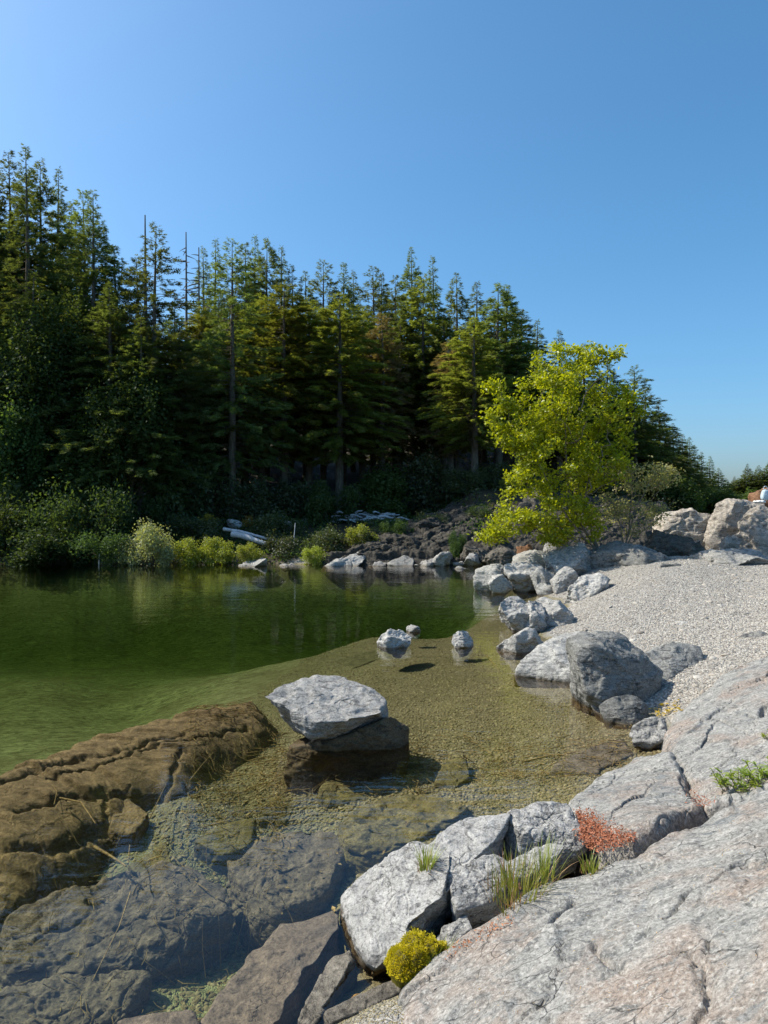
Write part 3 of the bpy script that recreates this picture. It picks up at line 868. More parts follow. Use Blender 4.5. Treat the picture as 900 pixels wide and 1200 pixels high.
# main slab under the photographer's feet
slab_piece([(462, 1215), (458, 1172), (478, 1130), (530, 1098), (590, 1056), (650, 1024), (694, 1012), (745, 992), (800, 962), (850, 940), (905, 920), (1010, 900), (0, 4.6, 2.6), (0, 3.6, 1.4), (0, .6, 1.4), (0, .2, 1.8)],
           [([(640, 1085), (655, 1062), (668, 1048)], .012, .05), ([(708, 1100), (712, 1125), (735, 1140)], .014, .035), ([(782, 1068), (815, 1044), (838, 1036), (878, 1012), (905, 1003)], .010, .035),
            ([(880, 1016), (905, 1009)], .02, .06), ([(830, 1020), (829, 1100), (827, 1160)], .006, .012), ([(795, 1112), (815, 1130), (828, 1158), (826, 1215)], .012, .035), ([(640, 1160), (690, 1140), (712, 1128)], .007, -.008),
            ([(640, 1182), (662, 1215)], .01, .025), ([(720, 985), (770, 975), (830, 960)], .012, .03), ([(850, 990), (905, 978)], .01, .02), ([(640, 1060), (700, 1040), (790, 1000)], .05, .03)],
           21, (620, 560), M['slab'], 'wide pale bedrock slab with fine cracks filling the lower right corner')
slab_piece([(664, 946), (668, 936), (700, 914), (742, 889), (785, 884), (800, 905), (812, 930), (822, 945), (770, 972), (740, 988), (705, 975), (684, 958)],
           [([(690, 934), (740, 905), (800, 908)], .008, .012), ([(720, 905), (752, 893)], .01, .02), ([(798, 905), (812, 935)], .02, .02)],
           33, (330, 300), M['slab'], 'pinkish wedge of bedrock above the red needle litter, tapering to the water', dz=.025, rough=.8, rounding=.06)
slab_piece([(788, 884), (776, 868), (786, 848), (790, 838), (806, 822), (826, 806), (848, 788), (880, 772), (905, 764), (1010, 760), (1010, 905), (900, 916), (850, 936), (826, 944), (814, 926), (800, 900)],
           [([(800, 850), (840, 842), (905, 868)], .010, .03), ([(830, 842), (860, 818), (905, 800)], .009, .025), ([(820, 815), (860, 800), (905, 785)], .012, .03), ([(890, 838), (905, 822)], .03, .07), ([(800, 880), (850, 860), (905, 862)], .007, .012), ([(860, 790), (905, 775)], .012, .03)],
           45, (420, 360), M['slab'], 'fissured bluish grey bedrock slab climbing to the gravel beach at right', dz=.0, rough=1.1, rounding=.07)

# the sunken brown ridge on the left
RIDGE = Field([(300, 812, .03), (270, 815, .015), (200, 832, -.02), (130, 850, -.03), (60, 872, -.04), (0, 895, -.06), (-60, 915, -.06), (305, 840, -.10), (250, 850, -.06), (150, 880, -.08), (60, 915, -.12),
               (0, 950, -.18), (260, 885, -.30), (190, 925, -.36), (120, 950, -.34), (0, 1020, -.42), (-60, 1000, -.4), (60, 985, -.36), (310, 825, -.02), (200, 895, -.16), (-60, 950, -.22)])
slab_piece([(308, 820), (296, 806), (250, 814), (180, 830), (110, 848), (40, 872), (-60, 905), (-70, 1010), (0, 1040), (70, 1000), (130, 962), (190, 930), (245, 898), (292, 862), (310, 838)],
           [([(0, 905), (80, 880), (150, 866), (215, 848)], .05, .07), ([(20, 935), (90, 920), (180, 925)], .05, .08), ([(120, 915), (130, 950)], .03, .05), ([(0, 985), (60, 975), (120, 955)], .05, .07), ([(180, 930), (200, 900), (215, 870)], .03, .04), ([(60, 900), (140, 876), (220, 855), (290, 842)], .025, .05)],
           61, (520, 430), M['ridge'], 'brown layered bedrock ridge lying just under the water at left', field=RIDGE, name='sunken_ridge', rough=.38, rounding=.30, dz=-.10,
           strata=((-.34, -.94), .34, .05), warp=.13, drop=.7, cat='rock ridge')

# the broken rock shelf of the far shore
def far_pt(px, Y, z):
    return (px, 600 + (CAM_H - z) * FOC / Y, z)
FC = []
for px, k in ((350, .5), (390, .7), (440, 1.0), (490, 1.05), (540, 1.25), (590, 1.4), (650, 1.4), (720, 1.3)):
    FC += [far_pt(px, 31.2, -.5), far_pt(px, 32.2, .05), far_pt(px, 33.0, .32 * k), far_pt(px, 34.3, .75 * k), far_pt(px, 36.0, 1.2 * k), far_pt(px, 39, 1.8 * k), far_pt(px, 42, 2.3 * k), far_pt(px, 47, 3.0 * k)]
SHELF = Field(FC, 60.)
fp = lambda px, Y: (0, (px - 450) / FOC * Y, Y)
slab_piece([fp(372, 32.6), fp(430, 32.0), fp(500, 31.9), fp(560, 32.0), fp(640, 32.2), fp(760, 33), fp(780, 42), fp(600, 43), fp(530, 42.5), fp(470, 37.5), fp(420, 34.5), fp(385, 33.2)],
           [], 71, (520, 330), M['shelf_rock'], 'dark broken rock shelf rising from the far waterline under the firs', field=SHELF, name='rock_shelf', rough=3.2, dz=.12, rounding=.35, ext=1.0, warp=.9, strata=((.35, -.70), .75, .27), drop=.9, cat='rock shelf')

# sunken slabs and rocks in the near pool
def sunk(pts, label, seed, mat='sunken', n=6, amp=.02, k=16., name='sunken_rock', strata=((.2, .1, 1.), .12, .012), rel=None):
    P = []
    for (a, b, z) in pts:
        if rel is not None:
            z = -.5
            for _ in range(12):
                p = W(a, b, z=z); z = .5 * z + .5 * (gz1(p[0], p[1]) + rel)
        p = W(a, b, z=z); P.append(p)
    P = np.array(P)
    lowp = P.copy(); lowp[:, 2] = P[:, 2].min() - .5
    c = lowp.mean(0); lowp[:, :2] = c[:2] + (lowp[:, :2] - c[:2]) * 1.05
    rock_obj(name, [hull_part(np.r_[P, lowp], n, k, amp, seed, strata)], M[mat], label)

sunk([(262, 1002, -.42), (300, 980, -.38), (350, 968, -.34), (395, 972, -.34), (408, 995, -.36), (385, 1040, -.48), (330, 1075, -.58), (296, 1072, -.6), (272, 1040, -.55)], 'large flat grey sunken slab in the middle of the near pool', 301, 'sunken_grey', 7, .05, strata=((.6, .4, 1.), .2, .012))
sunk([(396, 960, -.25), (430, 938, -.22), (480, 926, -.16), (530, 935, -.12), (560, 945, -.14), (520, 970, -.2), (470, 990, -.25), (405, 992, -.3)], 'broad olive brown sunken slab behind the near angular block', 303, 'sunken', 7, .05)
sunk([(372, 925, -.3), (388, 903, -.25), (420, 900, -.25), (447, 912, -.28), (440, 936, -.35), (385, 946, -.42)], 'squarish olive green sunken rock behind the flat grey slab', 307)
sunk([(508, 915, -.22), (520, 888, -.16), (545, 885, -.16), (552, 905, -.2), (535, 925, -.28)], 'small upright olive sunken rock right of the squarish one', 311)
sunk([(300, 958, -.48), (312, 935, -.44), (340, 922, -.42), (352, 935, -.45), (335, 962, -.5)], 'pale sunken stone with an orange patch among the sticks', 313)
sunk([(225, 985, -.5), (258, 960, -.42), (300, 958, -.45), (300, 985, -.5), (262, 1000, -.55)], 'dark mossy sunken rock left of the flat grey slab', 317)
sunk([(130, 945, -.42), (150, 935, -.38), (175, 950, -.42), (160, 975, -.48), (128, 972, -.48)], 'small brown sunken rock at the foot of the layered ridge', 319, 'ridge')
sunk([(150, 1010, -.5), (195, 985, -.46), (205, 1020, -.5), (170, 1035, -.55)], 'mossy sunken rock left of the long grey sunken one', 321)
sunk([(0, 1070, -.55), (100, 1030, -.5), (200, 1010, -.45), (262, 1030, -.48), (272, 1060, -.55), (200, 1110, -.68), (90, 1140, -.75), (0, 1140, -.75)], 'long bluish grey sunken rock in the bottom left corner', 323, 'sunken_grey', 7, .07)
sunk([(-40, 1170, -.75), (60, 1140, -.72), (180, 1130, -.72), (150, 1190, -.8), (20, 1230, -.85)], 'deep sunken rock nearest the bottom left corner', 325, 'sunken_grey', 7, .06)
sunk([(238, 1185, -.10), (290, 1110, -.06), (335, 1075, -.03), (400, 1058, .0), (398, 1085, .01), (360, 1140, .0), (315, 1210, -.03), (230, 1215, -.12)], 'long smooth brown slab sloping into the pool left of the angular block', 327, 'sunken_grey', 7, .012)
sunk([(130, 1198, -.1), (165, 1182, -.06), (225, 1180, -.06), (240, 1205, -.05), (180, 1240, -.05)], 'rounded brown rock cut by the bottom edge of the photo', 331, 'sunken_grey', 6, .01)
sunk([(345, 1190, .02), (385, 1120, .02), (412, 1105, .03), (418, 1120, .03), (380, 1170, .035), (360, 1205, .03)], 'thin dark wet rib of rock beside the long brown slab', 333, 'dark_rock', 6, .008)
sunk([(375, 1185, .03), (420, 1158, .035), (470, 1142, .03), (472, 1158, .04), (425, 1172, .045), (385, 1198, .04)], 'thin dark wet ledge running under the angular block', 337, 'dark_rock', 6, .008)
sunk([(330, 905, -.3), (365, 895, -.28), (372, 912, -.34), (340, 920, -.38)], 'little sunken rock under the front of the large white rock', 339)
sunk([(640, 900, -.12), (690, 872, -.06), (735, 862, -.03), (745, 880, -.02), (700, 905, -.06)], 'smooth grey sunken shelf beside the pinkish bedrock wedge', 341, 'sunken_grey', 6, .008)
sunk([(395, 772, -.42), (440, 760, -.36), (450, 770, -.4), (410, 784, -.46)], 'dark flat sunken rock in front of the small white rocks', 343, 'deep_rock', 5, rel=.015)
from mathutils.bvhtree import BVHTree
_bv = []
for o in list(COL.objects):
    if o.name.startswith(('sunken_rock', 'sunken_ridge')) and o.type == 'MESH':
        me = o.data
        _bv.append(BVHTree.FromPolygons([v.co + o.location for v in me.vertices], [p.vertices[:] for p in me.polygons]))
def bedz(x, y):
    z = gz1(x, y)
    for b in _bv:
        h = b.ray_cast(Vector((x, y, .2)), Vector((0, 0, -1)))
        if h[0] is not None:
            z = max(z, h[0].z)
    return z

# --- the angular block on the near shore
B = []
st = ((-.45, .3, .8), .10, .012)
B.append(hull_part([W(398, 1050, Y=4.3), W(430, 1020, Y=4.38), W(490, 984, Y=4.45), W(528, 1000, Y=4.25), W(520, 1045, Y=3.92), W(468, 1092, Y=3.72), W(440, 1136, Y=3.66), W(424, 1118, Y=3.75), (-.25, 4.4, -.3), (.35, 4.5, -.25), (.06, 3.98, -.2), (.35, 4.12, -.1), (-.08, 4.02, -.3)], 7, 30., .022, 401, st))
B.append(hull_part([W(484, 996, Y=4.42), W(545, 958, Y=4.6), W(600, 952, Y=4.62), W(594, 968, Y=4.5), W(574, 984, Y=4.36), W(546, 1018, Y=4.12), W(516, 1048, Y=3.94), W(500, 1040, Y=4.05), W(470, 1085, Y=3.8), (.3, 4.6, -.2), (.75, 4.7, -.1), (.25, 4.2, -.1), (.6, 4.35, .0)], 7, 34., .02, 409, st))
B.append(hull_part([W(590, 955, Y=4.65), W(630, 937, Y=4.76), W(668, 941, Y=4.74), W(684, 974, Y=4.45), W(690, 992, Y=4.38), W(655, 968, Y=4.52), W(612, 972, Y=4.46), W(606, 1030, Y=4.40), W(676, 1008, Y=4.42), (.75, 4.8, .0), (1.3, 4.85, .05), (1.18, 4.5, .1), (.85, 4.45, .0)], 7, 34., .02, 419, st))
B.append(hull_part([W(545, 1010, Y=4.15), W(572, 1000, Y=4.24), W(600, 1008, Y=4.2), W(598, 1035, Y=4.06), W(572, 1058, Y=3.92), W(536, 1070, Y=3.85), W(528, 1040, Y=3.95), (.4, 4.3, -.1), (.75, 4.3, .0), (.4, 3.95, .0), (.66, 4.0, .1)], 6, 30., .02, 421, st))
B.append(hull_part([W(596, 1010, Y=4.1), W(640, 985, Y=4.25), W(662, 988, Y=4.2), W(640, 1018, Y=4.05), W(602, 1030, Y=3.98), (.7, 4.3, .1), (1.0, 4.3, .1), (.75, 4.0, .15), (.95, 4.1, .15)], 6, 34., .014, 431, st))
B.append(hull_part([W(520, 1085, Y=3.84), W(545, 1072, Y=3.86), W(552, 1088, Y=3.8), W(530, 1110, Y=3.74), W(512, 1105, Y=3.76), (.3, 3.95, 0), (.48, 3.95, 0), (.42, 3.75, .0), (.3, 3.75, 0)], 6, 30., .01, 433, st))
rock_obj('angular_block', B, M['block'], 'jagged pale grey rock block with dark broken faces at the pool\'s edge')
boulder(404, 428, 1168, 1200, 3.55, M['ochre'], 'larger ochre yellow stone on the wet gravel at the bottom', 441, 'pebble', 5, strata=False, sink=.1)
boulder(367, 383, 1164, 1181, 3.62, M['ochre'], 'smaller ochre yellow stone left of the larger one', 443, 'pebble', 5, strata=False, sink=.1)
boulder(362, 376, 1188, 1204, 3.45, M['white_rock'], 'small white stone beside the wet rib at the bottom', 447, 'pebble', 4, strata=False, sink=.1)

# ------------------------------------------------------------------ pebbles (scattered by geometry nodes)
def pebble_field(name, pts, smin, smax, mat, seed):
    me = bpy.data.meshes.new(name)
    me.from_pydata([tuple(p) for p in pts], [], [])
    o = link(name, me)
    ng = bpy.data.node_groups.new(name, 'GeometryNodeTree')
    ng.interface.new_socket('Geometry', in_out='INPUT', socket_type='NodeSocketGeometry')
    ng.interface.new_socket('Geometry', in_out='OUTPUT', socket_type='NodeSocketGeometry')
    N = ng.nodes.new; L = ng.links.new
    gi, go = N('NodeGroupInput'), N('NodeGroupOutput')
    ic = N('GeometryNodeMeshIcoSphere'); ic.inputs['Radius'].default_value = 1; ic.inputs['Subdivisions'].default_value = 2
    sm = N('GeometryNodeSetMaterial'); sm.inputs['Material'].default_value = mat
    ss = N('GeometryNodeSetShadeSmooth')
    ip = N('GeometryNodeInstanceOnPoints')
    rv = N('FunctionNodeRandomValue'); rv.data_type = 'FLOAT_VECTOR'
    rv.inputs[0].default_value = (smin, smin, smin * .55); rv.inputs[1].default_value = (smax, smax * .8, smax * .55); rv.inputs['Seed'].default_value = seed
    rr = N('FunctionNodeRandomValue'); rr.data_type = 'FLOAT_VECTOR'
    rr.inputs[0].default_value = (-.4, -.4, 0); rr.inputs[1].default_value = (.4, .4, 6.28); rr.inputs['Seed'].default_value = seed + 1
    L(gi.outputs[0], ip.inputs['Points']); L(ic.outputs[0], ss.inputs[0]); L(ss.outputs[0], sm.inputs[0]); L(sm.outputs[0], ip.inputs['Instance'])
    L(rv.outputs[0], ip.inputs['Scale']); L(rr.outputs[0], ip.inputs['Rotation']); L(ip.outputs[0], go.inputs[0])
    md = o.modifiers.new('scatter', 'NODES'); md.node_group = ng
    return tag(o, kind='stuff')

def pebble_mat(name, cols):
    t = NT(name)
    obi = t.n('ObjectInfo')
    c = t.ramp(obi.outputs['Random'], [(i / (len(cols) - 1), q) for i, q in enumerate(cols)])
    nz = t.noise(60, 3)
    return t.principled(t.mix(.5, c, t.ramp(nz, [(.3, .6), (.7, 1.3)]), 'MULTIPLY'), .8, None, .25)
M['pebble'] = pebble_mat('beach_pebbles', [(.38, .35, .30), (.23, .213, .185), (.50, .47, .41), (.14, .13, .118), (.34, .295, .24), (.42, .395, .35)])
M['wet_pebble'] = pebble_mat('sunken_pebbles', [(.25, .205, .10), (.14, .11, .05), (.34, .285, .16), (.19, .165, .085), (.29, .235, .12)])

rs = np.random.RandomState(11)
def scatter_px(n, x0, x1, y0, y1, zlo, zhi):
    """points spread evenly over the ground in a window of the view"""
    Ya, Yb_ = 2000. / max(y1 - 600, 20), 2000. / max(y0 - 600, 20)
    v = np.exp(rs.uniform(math.log(Ya * .6), math.log(Yb_), n * 3)); u = rs.uniform((x0 - 450) / FOC, (x1 - 450) / FOC, n * 3)
    X, Y = u * v, v
    Z = gz(X, Y)
    k = (Z > zlo) & (Z < zhi)
    return np.c_[X, Y, Z][k][:n]
P = scatter_px(85000, 600, 960, 655, 850, .05, 1.3)
P = P[(P[:, 1] > 7.6) & (P[:, 1] < 25)]
pebble_field('beach_stones', P[::420], .03, .085, M['pebble'], 33)
pebble_field('beach_gravel', P, .009, .028, M['pebble'], 3)
P = scatter_px(30000, 300, 780, 690, 960, -.7, .03)
P = P[P[:, 1] > 5.2]
pebble_field('river_gravel', P, .008, .026, M['wet_pebble'], 5)
P = scatter_px(9000, 60, 560, 850, 1200, -1.3, -.2)
pebble_field('sunken_cobbles', P, .008, .034, M['wet_pebble'], 15)
P = scatter_px(5000, 330, 480, 1090, 1260, -.06, .2)
pebble_field('wet_shore_gravel', P, .002, .007, M['wet_pebble'], 8)

# ------------------------------------------------------------------ foliage builders
def combs(O, D, S, L, Wd):
    """needle sprays: a comb of narrow triangles on a drooping axis"""
    n = len(O); V = []; F = []
    tri = [((0, -.10), (0, .10), (1.0, 0)), ((.05, 0), (.28, 0), (.42, .55)), ((.05, 0), (.28, 0), (.42, -.55)), ((.35, 0), (.55, 0), (.74, .42)), ((.35, 0), (.55, 0), (.74, -.42))]
    for t in tri:
        for (a, b) in t:
            V.append(O + D * (a * L)[:, None] + S * (b * Wd)[:, None])
    V = np.stack(V, 1).reshape(-1, 3)
    F = np.arange(n * 15).reshape(-1, 3)
    return V, F

def fir(H, cb, Rm, seed, droop=.18, dens=1.0, prof=.85, gap=0.0, topup=.6):
    rs = np.random.RandomState(seed)
    O, D, S, L = [], [], [], []
    wood = [tube([(0, 0, -1.5), (.0, 0, 0), (.03 * rs.randn(), .03 * rs.randn(), H * .35), (.06 * rs.randn(), .06 * rs.randn(), H * .7), (0, 0, H * .99)],
                 [H * .0115, H * .0105, H * .008, H * .004, .012], 8)]
    z = H * cb
    # dead stubs on the bare bole
    for k in range(int(14 * cb * 2) + 4):
        zz = rs.uniform(.12, cb + .1) * H; a = rs.uniform(0, 6.28); l = rs.uniform(.5, 1.6)
        wood.append(tube([(0, 0, zz), (math.cos(a) * l, math.sin(a) * l, zz - .1 * l)], [.03, .008], 4))
    while z < H * .995:
        t = (z - H * cb) / (H * (1 - cb))
        Lm = Rm * (1 - t) ** prof * min(1., .45 + t * 4.) + .09
        nb = rs.randint(5, 8) if t < .85 else rs.randint(4, 6)
        for b in range(nb):
            if rs.rand() < gap:
                continue
            az = rs.uniform(0, 6.28)
            l = Lm * rs.uniform(.45, 1.22)
            el = (-.22 + topup * t ** 1.5) + rs.normal(0, .16)
            d = np.array([math.cos(az) * math.cos(el), math.sin(az) * math.cos(el), math.sin(el)])
            side = np.array([-math.sin(az), math.cos(az), 0])
            if l > .9:
                wood.append(tube([(0, 0, z), d * l * .5 + (0, 0, z - droop * l * .25), d * l * .9 + (0, 0, z - droop * l * .8)], [.012 + .006 * l, .008 + .003 * l, .004], 3))
            m = max(5, int(l / .050 * dens))
            s = np.sqrt(rs.uniform(.02 if l < 1 else .06, 1, m))
            p = d[None] * (s * l)[:, None] + np.array([0, 0, z])
            p[:, 2] += -droop * l * s ** 2 + .10 * rs.randn(m)
            ang = rs.choice([-1, 1], m) * rs.uniform(.25, 1.1, m) * (1 - .45 * s)
            dr = d[None] * np.cos(ang)[:, None] + side[None] * np.sin(ang)[:, None]
            dr[:, 2] += -droop * 1.6 * s + .28 * rs.randn(m) - .18 * (1 - t)
            dr /= np.linalg.norm(dr, axis=1)[:, None]
            sv = np.cross(dr, np.array([0, 0, .55]) + .8 * rs.randn(m, 3)); sv /= np.linalg.norm(sv, axis=1)[:, None]
            O.append(p); D.append(dr); S.append(sv)
            L.append((.42 + .55 * rs.rand(m)) * (.45 + .55 * min(1, l / 1.8)))
        z += rs.uniform(.20, .36) * (1.0 if t < .8 else .75)
    O, D, S, L = np.concatenate(O), np.concatenate(D), np.concatenate(S), np.concatenate(L)
    V, F = combs(O, D, S, L * .62, L * .36)
    return new_mesh('crown', V, F, False), new_mesh('trunk', *join(wood))

def leaf_quads(C, Nrm, size, rs, aspect=.6, fold=.25):
    """small folded leaves at points C"""
    n = len(C)
    a = np.cross(Nrm, rs.randn(n, 3)); a /= np.maximum(np.linalg.norm(a, axis=1), 1e-6)[:, None]
    b = np.cross(Nrm, a)
    s = size[:, None] if hasattr(size, '__len__') else size
    p0 = C - a * s * .5; p1 = C + b * s * aspect * .5 + Nrm * s * fold * .3; p2 = C + a * s * .5; p3 = C - b * s * aspect * .5 + Nrm * s * fold * .3
    V = np.stack([p0, p1, p2, p3], 1).reshape(-1, 3)
    i = np.arange(n) * 4
    return V, np.concatenate([np.c_[i, i + 1, i + 2], np.c_[i, i + 2, i + 3]])

def cloud(seed, lobes, leaves, size, spread=.30, flat=1.0, sparse=.0):
    """leaf positions in twig clumps on the shell of several lobes inside a unit dome"""
    rs = np.random.RandomState(seed)
    C, N = [], []
    lb = []
    for k in range(lobes):
        a = rs.uniform(0, 6.28); r = math.sqrt(rs.rand()) * .68; z = rs.uniform(.18, .80) * (1 - .3 * r)
        lb.append((r * math.cos(a), r * math.sin(a), z, rs.uniform(.16, .34)))
    per = leaves // (lobes * 14)
    for (x, y, z, r) in lb:
        for c in range(14):
            d = rs.randn(3); d[2] = d[2] * .8 + .25; d /= np.linalg.norm(d)
            rr = r * rs.uniform(.55, 1.12)
            cc = np.array([x, y, z]) + d * rr
            m = max(2, int(per * rs.uniform(.5, 1.5)))
            q = cc + rs.randn(m, 3) * r * spread * np.array([1, 1, .7 * flat])
            C.append(q)
            n = d[None] * .5 + rs.randn(m, 3) * .8 + np.array([0, 0, .35]); n /= np.linalg.norm(n, axis=1)[:, None]
            N.append(n)
    C, N = np.concatenate(C), np.concatenate(N)
    C[:, 2] = np.maximum(C[:, 2], .01 + .05 * rs.rand(len(C)))
    return C, N, lb

def bush_meshes(seed, w, h, leaf, leaves, lobes=9, spread=.34):
    rs = np.random.RandomState(seed + 9)
    C, N, lb = cloud(seed, lobes, leaves, leaf, spread)
    C = C * np.array([w / 2, w / 2, h])
    V, F = leaf_quads(C, N, leaf * rs.uniform(.6, 1.3, len(C)), rs)
    wood = []
    for (x, y, z, r) in lb:
        e = np.array([x * w / 2, y * w / 2, z * h])
        wood.append(tube([(0, 0, -.3), e * np.array([.35, .35, .5]), e], [.02 + .006 * h, .013 + .003 * h, .006], 5))
        for k in range(3):
            q = e + rs.randn(3) * r * np.array([w / 2, w / 2, h]) * .7
            wood.append(tube([e * .7, q], [.008, .003], 3))
    return new_mesh('foliage', V, F, False), new_mesh('stem', *join(wood))

def thing(name, label, cat, loc, rz=0., sc=(1, 1, 1), group=None):
    o = link(name, None, loc=loc, rot=(0, 0, rz), sc=sc)
    o.empty_display_size = .3
    return tag(o, label, cat, group)

# ------------------------------------------------------------------ firs of the far forest
FIRS = {}
def proto(key, mat, *a, **k):
    c, t = fir(*a, **k)
    c.materials.append(mat); t.materials.append(M['bark'])
    FIRS[key] = (c, t)
proto('full', M['fir'], 25, .21, 4.0, 1, prof=1.0)
proto('full2', M['fir'], 25, .28, 3.5, 2, droop=.24, gap=.08)
proto('slim', M['fir'], 25, .28, 2.6, 3, gap=.1, prof=1.0)
proto('high', M['fir'], 25, .42, 3.0, 4, gap=.1, prof=.7)
proto('open', M['fir'], 25, .20, 4.2, 5, droop=.10, dens=.75, gap=.28, prof=.7)
proto('light', M['fir_light'], 25, .27, 3.9, 6, prof=.65)
proto('light_high', M['fir_light'], 25, .40, 3.2, 7, prof=.6, gap=.1)
proto('brown', M['fir_brown'], 25, .30, 2.2, 8, prof=.55, gap=.15)

rs = np.random.RandomState(3)
GROUP = 'firs of the forest across the river'
def plant_fir(key, px, ptop, Y, label, wsc=1.0, name='fir_tree', group=GROUP, lean=0.):
    top = W(px, ptop, Y=Y)
    zb = gz1(top[0], Y) - .15
    H = top[2] - zb
    s = H / 25.
    if s < .6: wsc *= 1.3
    r = thing(name, label, 'fir tree', (top[0], Y, zb), rs.uniform(0, 6.28), (s ** .6 * wsc * 1.22, s ** .6 * wsc * 1.22, s), group)
    c, t = FIRS[key]
    link('crown', c, None, r); link('trunk', t, None, r)
    return r
SKY = [
    ('full2', -22, 186, 44, 'dark fir cut by the left edge of the photo, top in the sky'), ('full2', 10, 176, 45, 'dark fir with a bushy top left of the tallest left tree'),
    ('slim', 30, 168, 42, 'tallest dark fir at the far left with a thin pointed tip'), ('high', 47, 188, 46, 'dark fir just right of the tallest left tree'),
    ('slim', 69, 195, 52, 'slim tufted fir standing apart at upper left'), ('full', 84, 238, 50, 'low topped fir filling the notch at upper left'),
    ('open', 97, 221, 44, 'fir with upswept top branches, left of its twin on the left slope'), ('full', 109, 222, 42, 'dark fir whose long right branches stick into the sky at upper left'),
    ('open', 134, 288, 44, 'dark fir in the dip left of the bare pole snag'), ('open', 183, 262, 40, 'open branched dark fir right behind the bare pole snag'), ('open', 160, 300, 42, 'dark ragged fir under the bare pole snag'),
    ('slim', 238, 288, 52, 'thin fir right of the stubby dead snag'), ('slim', 253, 278, 54, 'slender fir rising left of the large brown green fir'), ('open', 272, 279, 41, 'large brown green fir with a long bare trunk line left of centre'),
    ('full2', 287, 284, 52, 'fir peeking over the large brown green fir\'s right side'), ('slim', 299, 274, 56, 'slim fir with the highest tip right of the large brown green fir'), ('high', 313, 281, 54, 'fir with a blunt top above the rounded lime fir'),
    ('slim', 330, 287, 58, 'narrow dark fir between the blunt topped fir and a shorter one'), ('slim', 342, 309, 58, 'short dark narrow fir beside a taller narrow one'), ('full2', 358, 318, 54, 'fir with a fuzzy low top left of the flat branched one'),
    ('open', 379, 304, 52, 'flat branched fir topping the left centre skyline'), ('full', 403, 307, 52, 'pointed fir at the middle of the left centre skyline'), ('slim', 414, 316, 56, 'small pointed fir tucked right of a taller pointed one'),
    ('open', 437, 311, 54, 'airy fir top left of the two tallest central firs'), ('full', 447, 319, 58, 'fir top snug against the airy one near the centre'), ('full2', 463, 322, 52, 'bright topped fir just left of the tallest central fir'),
    ('full', 482, 289, 62, 'tallest dense conical fir in the centre skyline'), ('slim', 507, 299, 60, 'second tallest dark fir right of the tallest central one'), ('full2', 535, 320, 52, 'pale fir with a neat top right of the two tallest central firs'),
    ('slim', 559, 329, 56, 'slim fir between the pale fir and the dark twin topped one'), ('high', 584, 333, 50, 'dark dense fir left member of the pair above the leaning tree'), ('full', 594, 333, 53, 'dark dense fir right member of the pair above the leaning tree'),
    ('full2', 612, 362, 56, 'dark fir on the slope just left of the leaning tree\'s crown'), ('slim', 630, 374, 60, 'left bluish pointed fir above the leaning tree\'s crown'), ('slim', 655, 386, 62, 'right bluish pointed fir above the leaning tree\'s crown'),
    ('full', 684, 402, 66, 'dark fir hidden behind the top of the leaning tree'), ('full', 712, 418, 66, 'dark fir behind the right top of the leaning tree'),
    ('open', 744, 428, 66, 'ragged dark fir standing right of the leaning tree\'s crown'), ('open', 757, 452, 72, 'lower ragged fir on the slope right of the leaning tree'), ('full', 772, 470, 80, 'full fir on the descending slope right of the leaning tree'),
    ('full2', 788, 496, 88, 'light tipped fir on the lower descending slope'), ('slim', 800, 508, 95, 'small thin fir tip on the descending slope'), ('full', 808, 512, 98, 'rounded dark fir near the foot of the descending slope'),
    ('slim', 822, 529, 108, 'pointed fir left of the last pair on the slope'), ('slim', 832, 534, 112, 'left pointed fir of the last pair before the gap'), ('full', 842, 548, 118, 'last dark fir before the gap in the skyline at right'),
    ('full2', 852, 562, 180, 'low distant fir inside the gap at right'), ('full', 861, 558, 190, 'distant light green fir first right of the gap'), ('full', 876, 543, 190, 'distant fir with a flat top right of the gap'),
    ('full2', 889, 545, 195, 'distant fir near the right edge, second from it'), ('full', 902, 537, 190, 'distant fir cut by the right edge of the photo'), ('full', 925, 530, 195, 'distant fir beyond the right edge')]
for k, x, y, Y, lab in SKY:
    plant_fir(k, x, y, Y, lab)
INNER = [
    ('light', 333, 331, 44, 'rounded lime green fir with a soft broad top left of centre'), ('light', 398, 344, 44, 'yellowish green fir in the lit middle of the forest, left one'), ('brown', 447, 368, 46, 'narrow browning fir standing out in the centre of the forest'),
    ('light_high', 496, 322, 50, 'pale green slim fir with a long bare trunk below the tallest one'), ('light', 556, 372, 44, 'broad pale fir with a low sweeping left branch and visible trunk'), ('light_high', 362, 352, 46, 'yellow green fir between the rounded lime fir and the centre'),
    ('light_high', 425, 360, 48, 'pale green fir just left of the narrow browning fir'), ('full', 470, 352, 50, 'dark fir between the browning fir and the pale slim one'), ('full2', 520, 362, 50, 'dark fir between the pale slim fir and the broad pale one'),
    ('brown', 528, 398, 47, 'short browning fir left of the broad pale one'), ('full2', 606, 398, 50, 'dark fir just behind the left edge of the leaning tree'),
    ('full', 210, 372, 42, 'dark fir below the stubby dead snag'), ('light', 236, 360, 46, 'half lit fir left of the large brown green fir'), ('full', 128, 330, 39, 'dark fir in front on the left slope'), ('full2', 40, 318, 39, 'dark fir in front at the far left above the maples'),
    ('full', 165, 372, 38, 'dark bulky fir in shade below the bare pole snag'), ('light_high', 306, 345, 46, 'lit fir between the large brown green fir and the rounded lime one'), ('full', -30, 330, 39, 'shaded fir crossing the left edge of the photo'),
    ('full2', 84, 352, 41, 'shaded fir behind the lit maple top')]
for k, x, y, Y, lab in INNER:
    plant_fir(k, x, y, Y, lab)
_free = [(x, lab) for k, x, y, Y, lab in SKY + INNER if len(lab.split(',')[0].split()) <= 11 and x < 640]
